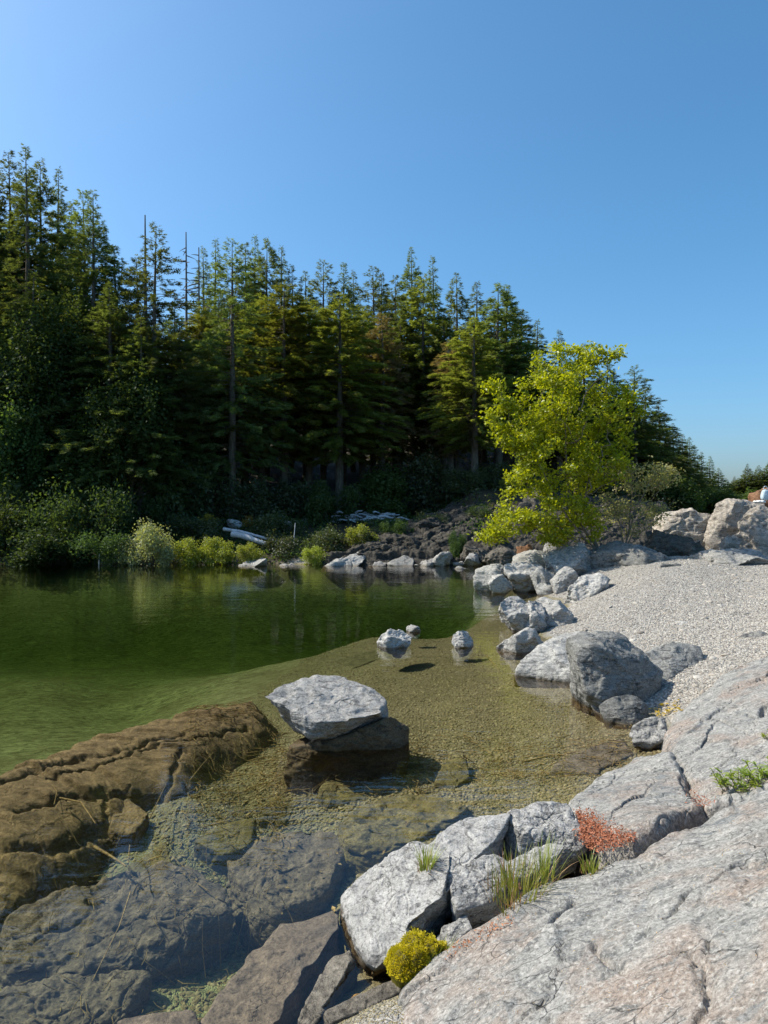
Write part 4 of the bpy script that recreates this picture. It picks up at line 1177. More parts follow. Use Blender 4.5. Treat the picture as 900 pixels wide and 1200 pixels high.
def behind(x, start):
    j = min(range(len(_free)), key=lambda q: abs(_free[q][0] - x))
    return start + ' ' + ' '.join(_free.pop(j)[1].split(',')[0].split()[:11])
for i in range(min(30, len(_free))):
    x = rs.uniform(-40, 640); Y = rs.uniform(47, 62)
    y = np.interp(x, [-40, 60, 110, 160, 250, 480, 600, 660], [240, 250, 300, 350, 340, 350, 400, 430]) + rs.uniform(0, 55)
    plant_fir(['high', 'full', 'slim', 'full2', 'high', 'light_high'][i % 6], x, y, Y, behind(x, 'dim fir crowded behind the'))
_free = [(x, lab) for k, x, y, Y, lab in SKY if x > 600 and len(lab.split()) <= 12] + [(700, 'crown of the leaning alder'), (742, 'twiggy shrub\'s top'), (800, 'dark brush of the slope')]
for i in range(len(_free)):
    x = rs.uniform(650, 838)
    y = np.interp(x, [660, 745, 790, 840], [425, 455, 512, 560]) + rs.uniform(4, 34); Y = np.interp(x, [660, 840], [56, 105]) + rs.uniform(-6, 4)
    plant_fir(['full', 'full2', 'slim'][i % 3], x, y, Y, behind(x, 'dark fir crowded below the'), 1.25, group='firs of the descending slope')
_free = [(x, lab) for k, x, y, Y, lab in SKY if x > 850]
for i, (x, y) in enumerate([(856, 566), (866, 560), (872, 556), (882, 552), (896, 548), (908, 546)]):
    plant_fir(['full', 'full2'][i % 2], x, y, 172, behind(x, 'bushy fir in front of the'), 1.9, group='firs beyond the gap')
# the forest goes on up the left bank, out of the frame
for i, (x, y, h) in enumerate([(-31, 41, 26), (-35, 40, 27), (-38, 43, 28), (-27, 40, 24), (-34, 47, 27), (-33, 52, 28), (-44, 52, 28), (-29, 47, 25), (-40, 56, 29), (-40, 47, 26)]):
    zb = gz1(x, y) - .15
    k = ['full', 'full2', 'high', 'open'][i % 4]
    s = h / 25.
    r = thing('fir_tree', 'fir of the left bank forest, beyond the left edge of the photo', 'fir tree', (x, y, zb), rs.uniform(0, 6.28), (s ** .6 * 1.1, s ** .6 * 1.1, s), 'firs beyond the left edge')
    link('crown', FIRS[k][0], None, r); link('trunk', FIRS[k][1], None, r)

# dead snags
def snag(px, ptop, Y, label, seed, stubs, r0=.16):
    rs2 = np.random.RandomState(seed)
    top = W(px, ptop, Y=Y); zb = gz1(top[0], Y) - .2; H = top[2] - zb
    parts = [tube([(0, 0, 0), (.05, 0, H * .5), (0, 0, H)], [r0, r0 * .7, .035], 7)]
    for k in range(stubs):
        z = H * rs2.uniform(.55, .98); a = rs2.uniform(0, 6.28); l = rs2.uniform(.3, 1.3) * (1.15 - z / H) * 2.4 + .2
        e = np.array([math.cos(a) * l, math.sin(a) * l, z - .25 * l])
        parts.append(tube([(0, 0, z), e * np.array([.6, .6, 1]) + (0, 0, .12 * l), e], [.04, .025, .008], 4))
    return tag(link('dead_tree', new_mesh('dead_tree', *join(parts)), M['snag'], loc=(top[0], Y, zb)), label, 'dead tree')
snag(170, 252, 41, 'bare straight pole of a dead tree against the sky at left', 1, 7, .2)
snag(218, 272, 47, 'thin dead snag with stubby branches against the sky left of centre', 2, 46)
snag(233, 290, 47, 'short grey snag with drooping twigs beside the stubby one', 3, 40, .12)

# ------------------------------------------------------------------ broadleaf trees and shrubs of the far bank
BUSH = {}
for key, mat, a in [('dark', 'dark_leaf', (21, 6, 6, .26, 9000, 14, .34)), ('bank', 'bank_leaf', (23, 5, 3.4, .17, 9000, 12, .36)), ('bank2', 'bank_leaf', (29, 5, 3, .15, 9000, 10, .4)),
                    ('pale', 'pale_leaf', (31, 4, 2.6, .12, 8000, 12, .36)), ('lime', 'lime_leaf', (37, 3, 2.0, .12, 6000, 10, .36)), ('gold', 'gold_leaf', (41, 2, 1.4, .13, 1500, 7, .36)), ('under', 'under', (43, 5, 3.5, .20, 6000, 12, .4))]:
    f_, s_ = bush_meshes(*a)
    f_.materials.append(M[mat]); s_.materials.append(M['pale_bark'] if key == 'pale' else M['bark'])
    BUSH[key] = (f_, s_, a[1], a[2])
def bush(key, px, ptop, pbase, wpx, Y, label, name='shrub', cat='shrub', group=None):
    a = W(px, pbase, Y=Y); b = W(px, ptop, Y=Y)
    f_, s_, w, h = BUSH[key]
    sx = wpx / FOC * Y / w; sz = (b[2] - a[2]) / h
    r = thing(name, label, cat, a, rs.uniform(0, 6.28), (sx, sx, sz), group)
    link('foliage', f_, None, r); link('stem', s_, None, r)
    return r
def maple(px, ptop, wpx, Y, label, seed):
    top = W(px, ptop, Y=Y); zb = gz1(top[0], Y) - .1; H = top[2] - zb
    r = thing('maple_tree', label, 'maple tree', (top[0], Y, zb), rs.uniform(0, 6.28))
    rs2 = np.random.RandomState(seed)
    w = wpx / FOC * Y
    C, N, lb = cloud(seed, 26, 26000, .2, .3)
    sc = np.array([w / 2, w / 2, H * .86]); off = np.array([0, 0, H * .14])
    V, F = leaf_quads(C * sc + off, N, .155 * rs2.uniform(.6, 1.3, len(C)), rs2, .8)
    link('crown', new_mesh('crown', V, F, False), M['dark_leaf'], r)
    wood = [tube([(0, 0, -.5), (.1, 0, H * .25), (.05, .1, H * .6)], [.22, .17, .06], 8)]
    for (x, y, z, rr) in lb:
        e = np.array([x, y, z]) * sc + off
        wood.append(tube([(.05, 0, H * .12 + .3 * e[2] * .6), e * np.array([.5, .5, .8]), e], [.08, .05, .015], 5))
    link('trunk', new_mesh('trunk', *join(wood)), M['bark'], r)
maple(68, 338, 150, 39.0, 'dark maple with a sunlit yellow green top in the shade at left', 71)
maple(-10, 400, 150, 39.5, 'shaded maple at the left edge of the photo', 73)
maple(150, 420, 120, 37.5, 'shaded broadleaf tree below the bulky dark fir', 79)
maple(20, 450, 130, 37.5, 'low shaded maple above the left bank shrubs', 83)
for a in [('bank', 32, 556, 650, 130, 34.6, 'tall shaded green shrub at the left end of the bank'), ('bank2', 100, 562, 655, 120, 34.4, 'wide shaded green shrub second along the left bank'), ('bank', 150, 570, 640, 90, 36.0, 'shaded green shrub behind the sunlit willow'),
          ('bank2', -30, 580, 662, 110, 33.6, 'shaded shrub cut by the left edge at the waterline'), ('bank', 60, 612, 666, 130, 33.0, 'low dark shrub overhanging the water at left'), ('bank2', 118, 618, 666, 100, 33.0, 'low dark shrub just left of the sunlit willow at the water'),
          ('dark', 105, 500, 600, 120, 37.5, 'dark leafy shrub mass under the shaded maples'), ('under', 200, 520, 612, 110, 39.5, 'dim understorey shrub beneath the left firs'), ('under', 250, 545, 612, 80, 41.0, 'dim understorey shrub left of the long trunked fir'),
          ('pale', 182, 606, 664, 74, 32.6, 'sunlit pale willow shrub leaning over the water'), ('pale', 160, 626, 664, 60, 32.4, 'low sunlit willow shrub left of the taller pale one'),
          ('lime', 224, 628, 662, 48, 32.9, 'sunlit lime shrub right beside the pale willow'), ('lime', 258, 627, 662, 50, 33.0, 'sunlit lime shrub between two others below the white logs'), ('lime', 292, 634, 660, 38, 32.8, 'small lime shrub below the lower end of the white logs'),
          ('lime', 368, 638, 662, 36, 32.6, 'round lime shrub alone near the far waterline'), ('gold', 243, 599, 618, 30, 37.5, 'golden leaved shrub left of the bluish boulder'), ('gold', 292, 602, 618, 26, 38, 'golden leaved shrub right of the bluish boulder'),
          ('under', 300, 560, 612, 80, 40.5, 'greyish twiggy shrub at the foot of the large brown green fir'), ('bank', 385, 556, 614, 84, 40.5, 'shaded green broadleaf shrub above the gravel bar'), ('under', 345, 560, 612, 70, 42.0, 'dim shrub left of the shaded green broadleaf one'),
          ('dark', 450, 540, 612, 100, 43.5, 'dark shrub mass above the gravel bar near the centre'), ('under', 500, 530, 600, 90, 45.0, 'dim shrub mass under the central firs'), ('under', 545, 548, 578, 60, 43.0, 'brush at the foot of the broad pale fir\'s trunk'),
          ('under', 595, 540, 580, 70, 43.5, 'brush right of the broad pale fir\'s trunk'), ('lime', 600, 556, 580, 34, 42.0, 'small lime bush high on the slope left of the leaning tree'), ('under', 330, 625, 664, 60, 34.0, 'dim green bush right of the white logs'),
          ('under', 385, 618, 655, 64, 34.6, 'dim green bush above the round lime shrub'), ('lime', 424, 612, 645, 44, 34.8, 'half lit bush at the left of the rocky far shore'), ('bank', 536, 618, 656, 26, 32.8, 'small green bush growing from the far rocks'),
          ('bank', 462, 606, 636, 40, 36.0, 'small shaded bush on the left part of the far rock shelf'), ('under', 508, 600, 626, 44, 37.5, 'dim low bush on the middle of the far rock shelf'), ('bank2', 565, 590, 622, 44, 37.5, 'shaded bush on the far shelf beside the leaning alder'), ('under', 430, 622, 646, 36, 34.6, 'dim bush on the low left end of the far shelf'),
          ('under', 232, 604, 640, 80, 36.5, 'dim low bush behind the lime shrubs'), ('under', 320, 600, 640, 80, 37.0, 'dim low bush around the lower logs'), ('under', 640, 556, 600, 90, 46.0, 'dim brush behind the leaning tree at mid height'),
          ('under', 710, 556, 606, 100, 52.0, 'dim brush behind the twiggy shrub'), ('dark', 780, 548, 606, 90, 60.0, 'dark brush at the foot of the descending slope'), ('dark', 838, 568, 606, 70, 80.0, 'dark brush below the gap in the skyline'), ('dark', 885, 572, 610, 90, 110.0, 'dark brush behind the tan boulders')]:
    bush(*a)

# grass and ferns along the far bank
n = 26000
X = rs.uniform(-24, 6, n); Y = rs.uniform(32.8, 47, n)
C = np.c_[X, Y, gz(X, Y) + rs.uniform(.02, .42, n)]
k = (pnoise(C * .3, 8) > -.25) & ((X / Y < -.075) | (Y > 40) | ((Y > 34.6) & (pnoise(C * .55, 21) > .08)))
C = C[k]
Nn = rs.randn(len(C), 3) + np.array([0, 0, .4]); Nn /= np.linalg.norm(Nn, axis=1)[:, None]
tag(link('bank_undergrowth', new_mesh('bank_undergrowth', *leaf_quads(C, Nn, rs.uniform(.12, .3, len(C)), rs, .4), False), M['bank_leaf']), kind='stuff')
n = 9000
X = rs.uniform(-2, 30, n); Y = rs.uniform(38, 70, n)
C = np.c_[X, Y, gz(X, Y) + rs.uniform(.02, .5, n)]
C = C[(X / Y > .30) | (Y > 43.5) | (pnoise(C * .5, 22) > .05)]
Nn = rs.randn(len(C), 3) + np.array([0, 0, .4]); Nn /= np.linalg.norm(Nn, axis=1)[:, None]
tag(link('slope_undergrowth', new_mesh('slope_undergrowth', *leaf_quads(C, Nn, rs.uniform(.15, .4, len(C)), rs, .4), False), M['under']), kind='stuff')

# driftwood
def log(a, b, Ya, Yb, r0, r1, label, name='driftwood_log'):
    p, q = W(*a, Y=Ya), W(*b, Y=Yb)
    t = np.linspace(0, 1, 9)[:, None]
    path = p + (q - p) * t + np.c_[np.zeros(9), np.zeros(9), .04 * np.sin(t[:, 0] * 5)]
    V, F = tube(path - p, np.linspace(r0, r1, 9) * (1 + .1 * rs.randn(9)), 10)
    V2, F2 = join([(V, F)])
    o = link(name, new_mesh(name, V2, F2), M['drift'], loc=p)
    return tag(o, label, 'log')
log((262, 620), (336, 636), 35.2, 34.4, .09, .06, 'upper thin white driftwood log slanting down the far bank')
log((272, 626), (312, 636), 34.9, 34.2, .15, .10, 'thicker short white driftwood log below the thin one')
log((308, 637), (332, 637.5), 34.2, 34.2, .09, .07, 'small white log lying level at the foot of the slanting ones')
log((344, 640), (346, 612), 34.2, 34.6, .03, .015, 'thin grey stick standing upright right of the white logs', 'driftwood_stick')
log((116, 668), (116.5, 648), 32.2, 32.2, .03, .02, 'thin pale stake standing in the water at left', 'stake')
for i in range(26):
    x = rs.uniform(378, 470); y = rs.uniform(600, 612); l = rs.uniform(6, 22); Y = 40.5
    o = log((x, y), (x + l, y + rs.uniform(-4, 3)), Y, Y - rs.uniform(-.5, .5), rs.uniform(.03, .09), .03, 'weathered drift stick jumbled on the shaded gravel bar', 'driftwood_stick')
    o['group'] = 'drift sticks on the gravel bar'

# ------------------------------------------------------------------ the leaning alder and the twiggy shrub
def grow(name, label, cat, base, trunks, attract, leaf, nleaf, lmat, wmat, seed, twig=.004, tw_sp=.35, expo=.42, leafspread=.22, rmax=.12, extra=None):
    rs2 = np.random.RandomState(seed)
    nodes = [np.array(base)]; par = [-1]
    for tr in trunks:
        last = 0
        pts = [np.array(base)] + [np.array(p) for p in tr]
        for a, b in zip(pts[:-1], pts[1:]):
            m = max(1, int(np.linalg.norm(b - a) / .25))
            for k in range(1, m + 1):
                nodes.append(a + (b - a) * k / m + rs2.randn(3) * .015); par.append(last); last = len(nodes) - 1
    order = np.argsort(np.linalg.norm(attract - np.array(base), axis=1))
    tips = []
    for i in order:
        q = attract[i]
        A = np.array(nodes)
        d = np.linalg.norm(A - q, axis=1) + .8 * np.maximum(0, A[:, 2] - q[2]) + .15 * np.linalg.norm(A - np.array(base), axis=1) * 0
        j = int(np.argmin(d)); a = A[j]
        m = max(1, int(np.linalg.norm(q - a) / .22)); last = j
        for k in range(1, m + 1):
            t = k / m
            p = a + (q - a) * t + np.array([0, 0, .10 * math.sin(t * math.pi) * np.linalg.norm(q - a)]) + rs2.randn(3) * .012
            nodes.append(p); par.append(last); last = len(nodes) - 1
        tips.append(last)
    A = np.array(nodes); n = len(A)
    cnt = np.zeros(n); hask = np.zeros(n, bool)
    for i in range(1, n): hask[par[i]] = True
    cnt[~hask] = 1
    for i in range(n - 1, 0, -1): cnt[par[i]] += cnt[i]
    rad = np.minimum(twig * cnt ** expo, rmax)
    wood = []
    for i in range(1, n):
        p = par[i]
        wood.append(tube([A[p], A[i]], [min(rad[p], rad[i] * 1.5), rad[i]], 6 if rad[i] > .015 else 4))
    root = thing(name, label, cat, base)
    b = np.array(base)
    V, F = join(wood)
    link('trunk', new_mesh('trunk', V - b, F), wmat, root)
    # leaves on the thin twigs
    thin = np.where(cnt <= 3)[0]; thin = thin[thin > 0]
    k = rs2.choice(thin, nleaf)
    C = A[k] + (A[np.array(par)[k]] - A[k]) * rs2.rand(nleaf, 1) + rs2.randn(nleaf, 3) * leafspread * np.array([1, 1, .6])
    Nn = rs2.randn(nleaf, 3) * .7 + np.array([-.25, 0, .75]); Nn /= np.linalg.norm(Nn, axis=1)[:, None]
    V, F = leaf_quads(C - b, Nn, leaf * rs2.uniform(.55, 1.35, nleaf), rs2, .62)
    link('crown', new_mesh('crown', V, F, False), lmat, root)
    return root

rs2 = np.random.RandomState(77)
YT = 22.0
def ell(px, py, rx, ry, n, dy=1.0):
    c = W(px, py, Y=YT)
    d = rs2.randn(n, 3); d /= np.linalg.norm(d, axis=1)[:, None]
    d *= rs2.uniform(.2, 1.12, (n, 1)) ** .6
    return c + d * np.array([rx / FOC * YT, dy, ry / FOC * YT])
att = np.concatenate([ell(668, 468, 64, 66, 100, 1.5), ell(745, 470, 14, 24, 10, .5), ell(575, 500, 14, 20, 8, .4), ell(700, 412, 34, 10, 12, .5), ell(575, 455, 12, 10, 5, .3), ell(700, 480, 42, 46, 50, 1.3), ell(628, 500, 48, 40, 50, 1.2), ell(660, 545, 62, 45, 70, 1.4), ell(612, 520, 34, 12, 14, .6), ell(590, 500, 16, 7, 6, .4),
                      ell(640, 595, 50, 36, 66, 1.1), ell(622, 558, 36, 26, 34, 1.0), ell(700, 560, 36, 40, 34, 1.1), ell(690, 615, 26, 24, 20, .8), ell(602, 615, 36, 18, 34, .8), ell(576, 628, 16, 8, 10, .4), ell(655, 626, 28, 22, 34, .8), ell(718, 520, 26, 36, 22, 1.0), ell(690, 418, 30, 14, 12, .6), ell(640, 440, 24, 18, 14, .6), ell(596, 470, 16, 10, 7, .5)])
base = W(704, 648, Y=22.0)
grow('alder_tree', 'leaning bright yellow green alder with several stems on the rocky point', 'alder tree', base,
     [[W(690, 630, Y=22), W(672, 596, Y=22), W(664, 560, Y=21.9), W(662, 500, Y=21.8), W(672, 450, Y=21.8)], [W(694, 626, Y=22.2), W(686, 590, Y=22.3), W(692, 540, Y=22.4), W(706, 490, Y=22.4)],
      [W(684, 638, Y=21.7), W(655, 618, Y=21.5), W(620, 606, Y=21.3), W(590, 612, Y=21.2)], [W(688, 634, Y=21.8), W(664, 606, Y=21.6), W(640, 560, Y=21.5), W(620, 515, Y=21.4)]],
     att, .112, 27000, M['alder'], M['pale_bark'], 5, .006, leafspread=.13)
att = np.concatenate([ell(740, 570, 26, 30, 40, .8), ell(765, 560, 26, 24, 40, .8), ell(720, 595, 26, 24, 36, .8), ell(752, 605, 34, 22, 40, .8), ell(784, 560, 18, 16, 22, .6), ell(735, 540, 14, 12, 10, .5), ell(796, 548, 8, 10, 6, .4), ell(778, 600, 16, 18, 12, .6)])
att[:, 1] += .7
grow('twiggy_shrub', 'sparse twiggy shrub with dusty small leaves right of the leaning alder', 'shrub', W(732, 646, Y=22.4),
     [[W(745, 615, Y=22.5), W(768, 580, Y=22.6), W(797, 552, Y=22.6)], [W(738, 610, Y=22.7), W(742, 570, Y=22.8), W(740, 540, Y=22.8)], [W(750, 625, Y=22.5), W(775, 605, Y=22.5), W(792, 585, Y=22.5)], [W(726, 615, Y=22.6), W(718, 590, Y=22.7)], [W(742, 605, Y=22.3), W(756, 575, Y=22.4), W(772, 545, Y=22.4)]],
     att, .085, 4200, M['twig_leaf'], M['pale_bark'], 9, .006, leafspread=.14, rmax=.05)

# ------------------------------------------------------------------ small things near the camera
def blades(n, r, h, seed, base_w=.006, droop=.5, lean=(0, 0)):
    rs3 = np.random.RandomState(seed)
    V, F = [], []
    for i in range(n):
        a = rs3.uniform(0, 6.28); rr = r * math.sqrt(rs3.rand())
        p = np.array([math.cos(a) * rr, math.sin(a) * rr, 0]); hh = h * rs3.uniform(.45, 1.1)
        d = np.array([math.cos(a), math.sin(a)]) * rs3.uniform(.05, droop) + np.array(lean) + rs3.randn(2) * .12
        s = np.array([-d[1], d[0], 0]); s /= np.linalg.norm(s) + 1e-6
        b = len(V)
        for t in (0, .35, .7, 1.0):
            c = p + np.array([d[0] * hh * t ** 1.6, d[1] * hh * t ** 1.6, hh * t * (1 - .18 * t * np.hypot(*d))])
            w = base_w * (1 - t ** 2 * .93)
            V += [c - s * w / 2, c + s * w / 2]
        for k in range(3):
            F.append((b + 2 * k, b + 2 * k + 1, b + 2 * k + 3, b + 2 * k + 2))
    return np.array(V), np.array(F)
def tuft(px, py, z, r, h, n, label, seed, dry=.3, lean=(0, 0), bw=.0065):
    p = W(px, py, z=z)
    root = thing('grass_tuft', label, 'grass tuft', p)
    link('green_blade', new_mesh('green_blade', *blades(n, r, h, seed, bw, .55, lean), False), M['grass'], root)
    if dry:
        link('dry_blade', new_mesh('dry_blade', *blades(int(n * dry), r * 1.2, h * .6, seed + 1, bw, 1.2, lean), False), M['dry_grass'], root)
tuft(500, 1022, .28, .045, .17, 70, 'small grass tuft growing from a crack on top of the angular block', 1, .5)
tuft(608, 1052, .29, .15, .25, 130, 'largest grass tuft hanging over the slab in front of the angular block', 2, .6, (.1, -.05))
tuft(640, 1030, .35, .07, .22, 50, 'sparse grass blades right of the largest tuft', 3, .2, (.15, 0))
tuft(692, 1022, .42, .05, .11, 50, 'little grass tuft at the lower end of the red needle litter', 4, .4)
tuft(598, 1080, .26, .04, .12, 30, 'dry reddish tuft dangling below the largest grass tuft', 6, 2.5, (.05, -.35))
def moss(px, py, z, label):
    p = W(px, py, z=z)
    root = thing('moss_clump', label, 'moss', p, sc=(1.12, 1.12, .85))
    rs3 = np.random.RandomState(4)
    parts, Cs, Ns = [], [], []
    for (x, y, r, hh) in [(-.07, -.01, .065, .13), (-.01, -.015, .06, .145), (.05, .03, .07, .15), (-.02, .05, .08, .16), (-.10, .03, .05, .10), (.02, -.03, .045, .10), (-.05, -.04, .045, .085), (.09, .05, .05, .11)]:
        D, F = ico(4)
        k = 1 + .16 * pnoise(D * 2.5 + x * 30, 3)
        V = D * k[:, None] * np.array([r, r, hh]) + np.array([x, y, 0])
        parts.append((V, F))
        D2 = rs3.randn(2600, 3) * np.array([1, 1, .9]); D2[:, 2] = np.abs(D2[:, 2]); D2 /= np.linalg.norm(D2, axis=1)[:, None]
        k = 1 + .16 * pnoise(D2 * 2.5 + x * 30, 3)
        Cs.append(D2 * k[:, None] * np.array([r, r, hh]) * 1.0 * (1 + .20 * rs3.rand(len(D2), 1) * (.4 + .6 * (pnoise(D2 * 5 + y * 20, 9) > 0))[:, None]) + np.array([x, y, 0]))
        nn = np.cross(D2, rs3.randn(len(D2), 3)); Ns.append(nn / np.linalg.norm(nn, axis=1)[:, None])
    V, F = join(parts)
    link('cushion', new_mesh('cushion', V, F), M['moss_dark'], root)
    C, Nn = np.concatenate(Cs), np.concatenate(Ns)
    link('shoots', new_mesh('shoots', *leaf_quads(C, Nn, .012 * rs3.uniform(.6, 1.4, len(C)), rs3, .5), False), M['moss'], root)
    link('grass_blade', new_mesh('grass_blade', *[a if i else a + np.array([.09, .02, .03]) for i, a in enumerate(blades(60, .05, .17, 8, .0035, .5))], False), M['grass'], root)
    link('dry_blade', new_mesh('dry_blade', *[a if i else a + np.array([.08, -.02, 0]) for i, a in enumerate(blades(90, .10, .09, 12, .0035, 1.0))], False), M['dry_grass'], root)
moss(492, 1136, .07, 'bright yellow green moss cushion with grass at the foot of the angular block')

def leafy(px, py, z, label, seed, r=.2, n=9):
    p = W(px, py, z=z)
    root = thing('ledge_plant', label, 'plant', p)
    rs3 = np.random.RandomState(seed)
    V, F, wood = [], [], []
    for s in range(n):
        a = rs3.uniform(0, 6.28); b = np.array([math.cos(a), math.sin(a), 0]) * r * rs3.rand()
        h = rs3.uniform(.05, .12); d = np.array([math.cos(a) * .5, math.sin(a) * .5, 1.])
        wood.append(tube([b, b + d * h], [.003, .002], 4))
        for k in range(12):
            t = rs3.uniform(.3, 1); aa = rs3.uniform(0, 6.28)
            c = b + d * h * t; L = rs3.uniform(.035, .07)
            o_ = np.array([math.cos(aa), math.sin(aa), rs3.uniform(.2, .9)]); o_ /= np.linalg.norm(o_)
            sd = np.cross(o_, [0, 0, 1.]); sd /= np.linalg.norm(sd)
            i = len(V)
            V += [c, c + o_ * L * .5 + sd * L * .15, c + o_ * L - np.array([0, 0, L * .15]), c + o_ * L * .5 - sd * L * .15]
            F += [(i, i + 1, i + 2), (i, i + 2, i + 3)]
    link('foliage', new_mesh('foliage', np.array(V), np.array(F), False), M['plant'], root)
    link('stem', new_mesh('stem', *join(wood)), M['pale_bark'], root)
leafy(868, 926, .56, 'left leafy green plant growing from a joint in the bedrock', 1, .15, 22)
leafy(900, 915, .62, 'leafy green plant in the joint at the right edge, lower one', 2, .14, 18)
leafy(908, 868, .6, 'small leafy plant at the right edge above the other two', 3, .10, 6)

# litter
def flakes(poly, n, size, mat, name, seed, field=SLAB, aspect=.4, lift=.012, thick=.02):
    rs3 = np.random.RandomState(seed)
    P = np.array([field.hit(*a)[:2] for a in poly])
    lo, hi = P.min(0), P.max(0)
    q = rs3.uniform(lo, hi, (n * 4, 2)); q = q[poly_sd(q, P) > -.12 * rs3.rand(len(q)) ** 4][:n]
    z = field.z(q[:, 0], q[:, 1]) + lift + thick * rs3.rand(len(q))
    Nn = rs3.randn(len(q), 3) * .45 + np.array([0, 0, 1.]); Nn /= np.linalg.norm(Nn, axis=1)[:, None]
    return tag(link(name, new_mesh(name, *leaf_quads(np.c_[q, z], Nn, size * rs3.uniform(.5, 1.4, len(q)), rs3, aspect), False), M[mat]), kind='stuff')
flakes([(676, 958), (690, 966), (712, 984), (746, 990), (735, 996), (705, 1002), (686, 998), (678, 980)], 2600, .020, 'red_litter', 'red_needle_litter', 1, lift=.02, thick=.05)
flakes([(812, 928), (822, 940), (826, 950), (818, 946)], 160, .018, 'red_litter', 'red_litter_in_joint', 2)
flakes([(520, 1120), (560, 1095), (600, 1075), (604, 1084), (560, 1108), (530, 1128)], 160, .016, 'red_litter', 'red_litter_under_grass', 3, lift=.02)
flakes([(560, 1150), (650, 1050), (800, 980), (890, 960), (890, 1190), (560, 1195)], 260, .011, 'dry_grass', 'needle_debris_on_slab', 5, lift=.008, aspect=.25)
flakes([(700, 935), (790, 900), (800, 940), (730, 975)], 60, .010, 'dry_grass', 'needle_debris_on_wedge', 6, lift=.03, aspect=.25)
n = 60
q = np.array([W(rs.uniform(762, 800), rs.uniform(826, 836), z=.09) for _ in range(n)])
q[:, 2] = gz(q[:, 0], q[:, 1]) + .03
Nn = rs.randn(n, 3) * .4 + np.array([0, 0, 1.]); Nn /= np.linalg.norm(Nn, axis=1)[:, None]
tag(link('yellow_leaf_litter', new_mesh('yellow_leaf_litter', *leaf_quads(q, Nn, rs.uniform(.03, .07, n), rs, .6), False), M['yellow_litter']), kind='stuff')

# sunken twigs and leaves
sticks = []
for (x0, x1, y0, y1, n) in [(215, 330, 850, 965, 700), (300, 500, 890, 950, 450), (560, 740, 895, 955, 330), (60, 330, 955, 1060, 170), (20, 280, 1060, 1200, 110), (450, 600, 880, 930, 120)]:
    for i in range(n):
        p = W(rs.uniform(x0, x1), rs.uniform(y0, y1), z=-.45)
        a = rs.normal(.5, 1.2); l = rs.uniform(.03, .2) * (1 if rs.rand() < .85 else 2)
        q = p + np.array([math.cos(a) * l, math.sin(a) * l, 0])
        m = (p + q) / 2 + np.array([rs.randn(), rs.randn(), 0]) * .14 * l
        zz = np.array([bedz(p[0], p[1]), 0, bedz(q[0], q[1])]) + .02 + rs.uniform(0, .05)
        zz[1] = max(.5 * (zz[0] + zz[2]), bedz(m[0], m[1]) + .01)
        r = rs.uniform(.0015, .0055)
        p[2], m[2], q[2] = zz
        sticks.append(tube([p, m, q], [r, r, r * .5], 4))
tag(link('sunken_twig_litter', new_mesh('sunken_twig_litter', *join(sticks)), M['stick']), kind='stuff')
def stick(pts, r, label):
    P = np.array([W(a, b, z=c) for a, b, c in pts])
    c = P[0].copy()
    return tag(link('sunken_stick', new_mesh('sunken_stick', *tube(P - c, np.linspace(r, r * .5, len(P)), 6)), M['stick'], loc=c), label, 'stick')
stick([(70, 935, -.2), (95, 940, -.2), (112, 965, -.25)], .009, 'bent pale stick on the brown layered ridge')
stick([(110, 992, -.35), (128, 1002, -.35), (148, 1015, -.35)], .014, 'thick short pale stick in the murky left pool')
stick([(153, 1045, -.3), (140, 1085, -.3), (108, 1150, -.35)], .006, 'long thin curved stick over the bluish sunken rock')
stick([(222, 915, -.3), (238, 895, -.28), (250, 882, -.25)], .006, 'thin straight stick leaning on the right end of the ridge')
stick([(150, 1012, -.3), (152, 990, -.3)], .006, 'short upright twig left of the mossy sunken rocks')
stick([(570, 768, -.2), (585, 785, -.2)], .012, 'short yellowish stick in the shallows left of the wedge boulder')
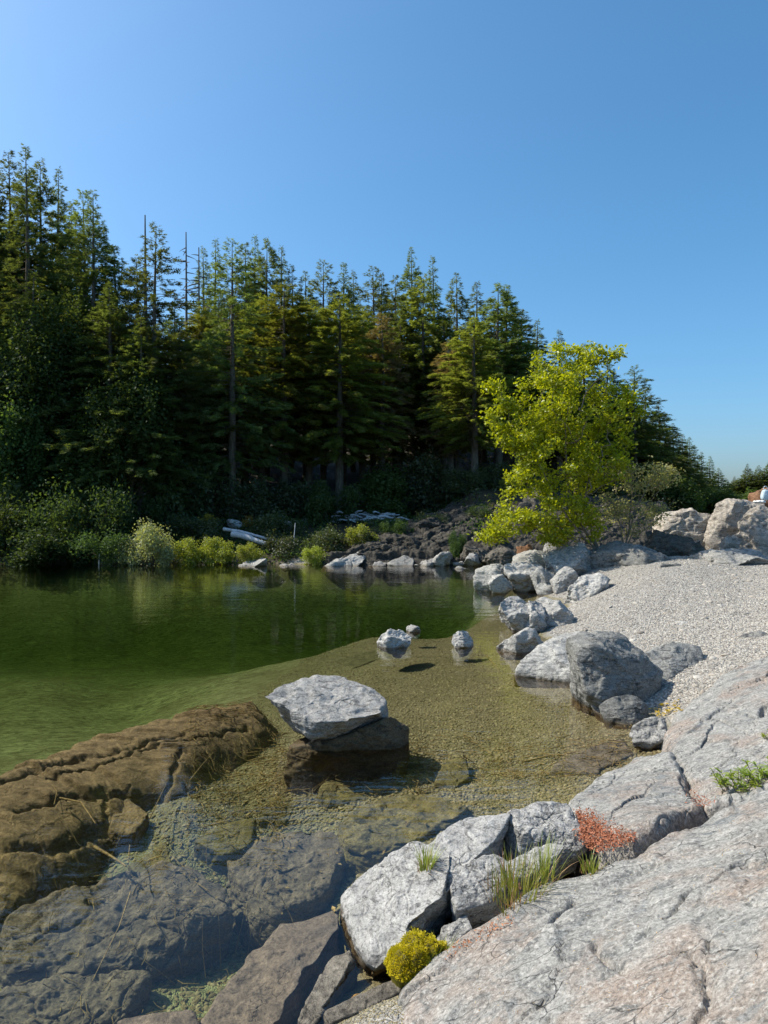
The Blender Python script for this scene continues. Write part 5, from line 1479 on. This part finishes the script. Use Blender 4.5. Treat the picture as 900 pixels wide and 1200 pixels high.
stick([(175, 960, -.35), (195, 918, -.3)], .007, 'thin pale stick below the brown layered ridge')
stick([(612, 893, -.16), (650, 884, -.14), (668, 886, -.12)], .010, 'dark stick lying in the shallows near the pinkish wedge')
n = 500
q = np.array([W(rs.uniform(200, 600), rs.uniform(860, 1150), z=-.4) for _ in range(n)])
q[:, 2] = [bedz(a[0], a[1]) + .02 for a in q]
Nn = rs.randn(n, 3) * .5 + np.array([0, 0, 1.]); Nn /= np.linalg.norm(Nn, axis=1)[:, None]
tag(link('sunken_leaf_litter', new_mesh('sunken_leaf_litter', *leaf_quads(q, Nn, rs.uniform(.02, .06, n), rs, .5), False), M['stick']), kind='stuff')

# the pale bag and towel left on the rocks at right
def bag():
    c = W(897, 580, Y=24.4)
    bm = bmesh.new()
    bmesh.ops.create_cube(bm, size=1)
    bmesh.ops.subdivide_edges(bm, edges=bm.edges, cuts=5, use_grid_fill=True)
    V = np.array([v.co[:] for v in bm.verts]); F = np.array([[v.index for v in f.verts] for f in bm.faces]); bm.free()
    V = V / np.linalg.norm(V, axis=1)[:, None] ** .5
    V[:, :2] *= (1 - .35 * np.clip(V[:, 2:3] + .2, 0, 1))
    V = V * np.array([.22, .16, .27]) + .02 * fbm(V * 3, 3)[:, None]
    root = thing('beach_bag', 'small pale blue bag sitting on top of the rocks at the right edge', 'bag', c)
    link('bag_body', new_mesh('bag_body', V, F), cloth_mat('pale_blue_fabric', (.50, .62, .68)), root)
    a = np.linspace(0, math.pi, 9)
    link('handle', new_mesh('handle', *tube(np.c_[.07 * np.cos(a), 0 * a, .2 + .1 * np.sin(a)], np.full(9, .012), 6)), cloth_mat('pale_strap', (.6, .66, .7)), root)
    p = W(890, 588, Y=24.1)
    D, F = ico(4)
    V = D * np.array([.2, .15, .05]); V = V + vnormals(V, F) * (.025 * fbm(V * 9, 3))[:, None]
    tag(link('towel', new_mesh('towel', V, F), cloth_mat('white_towelling', (.75, .74, .70)), loc=p), 'crumpled white towel lying on the rock beside the pale blue bag', 'towel')
bag()
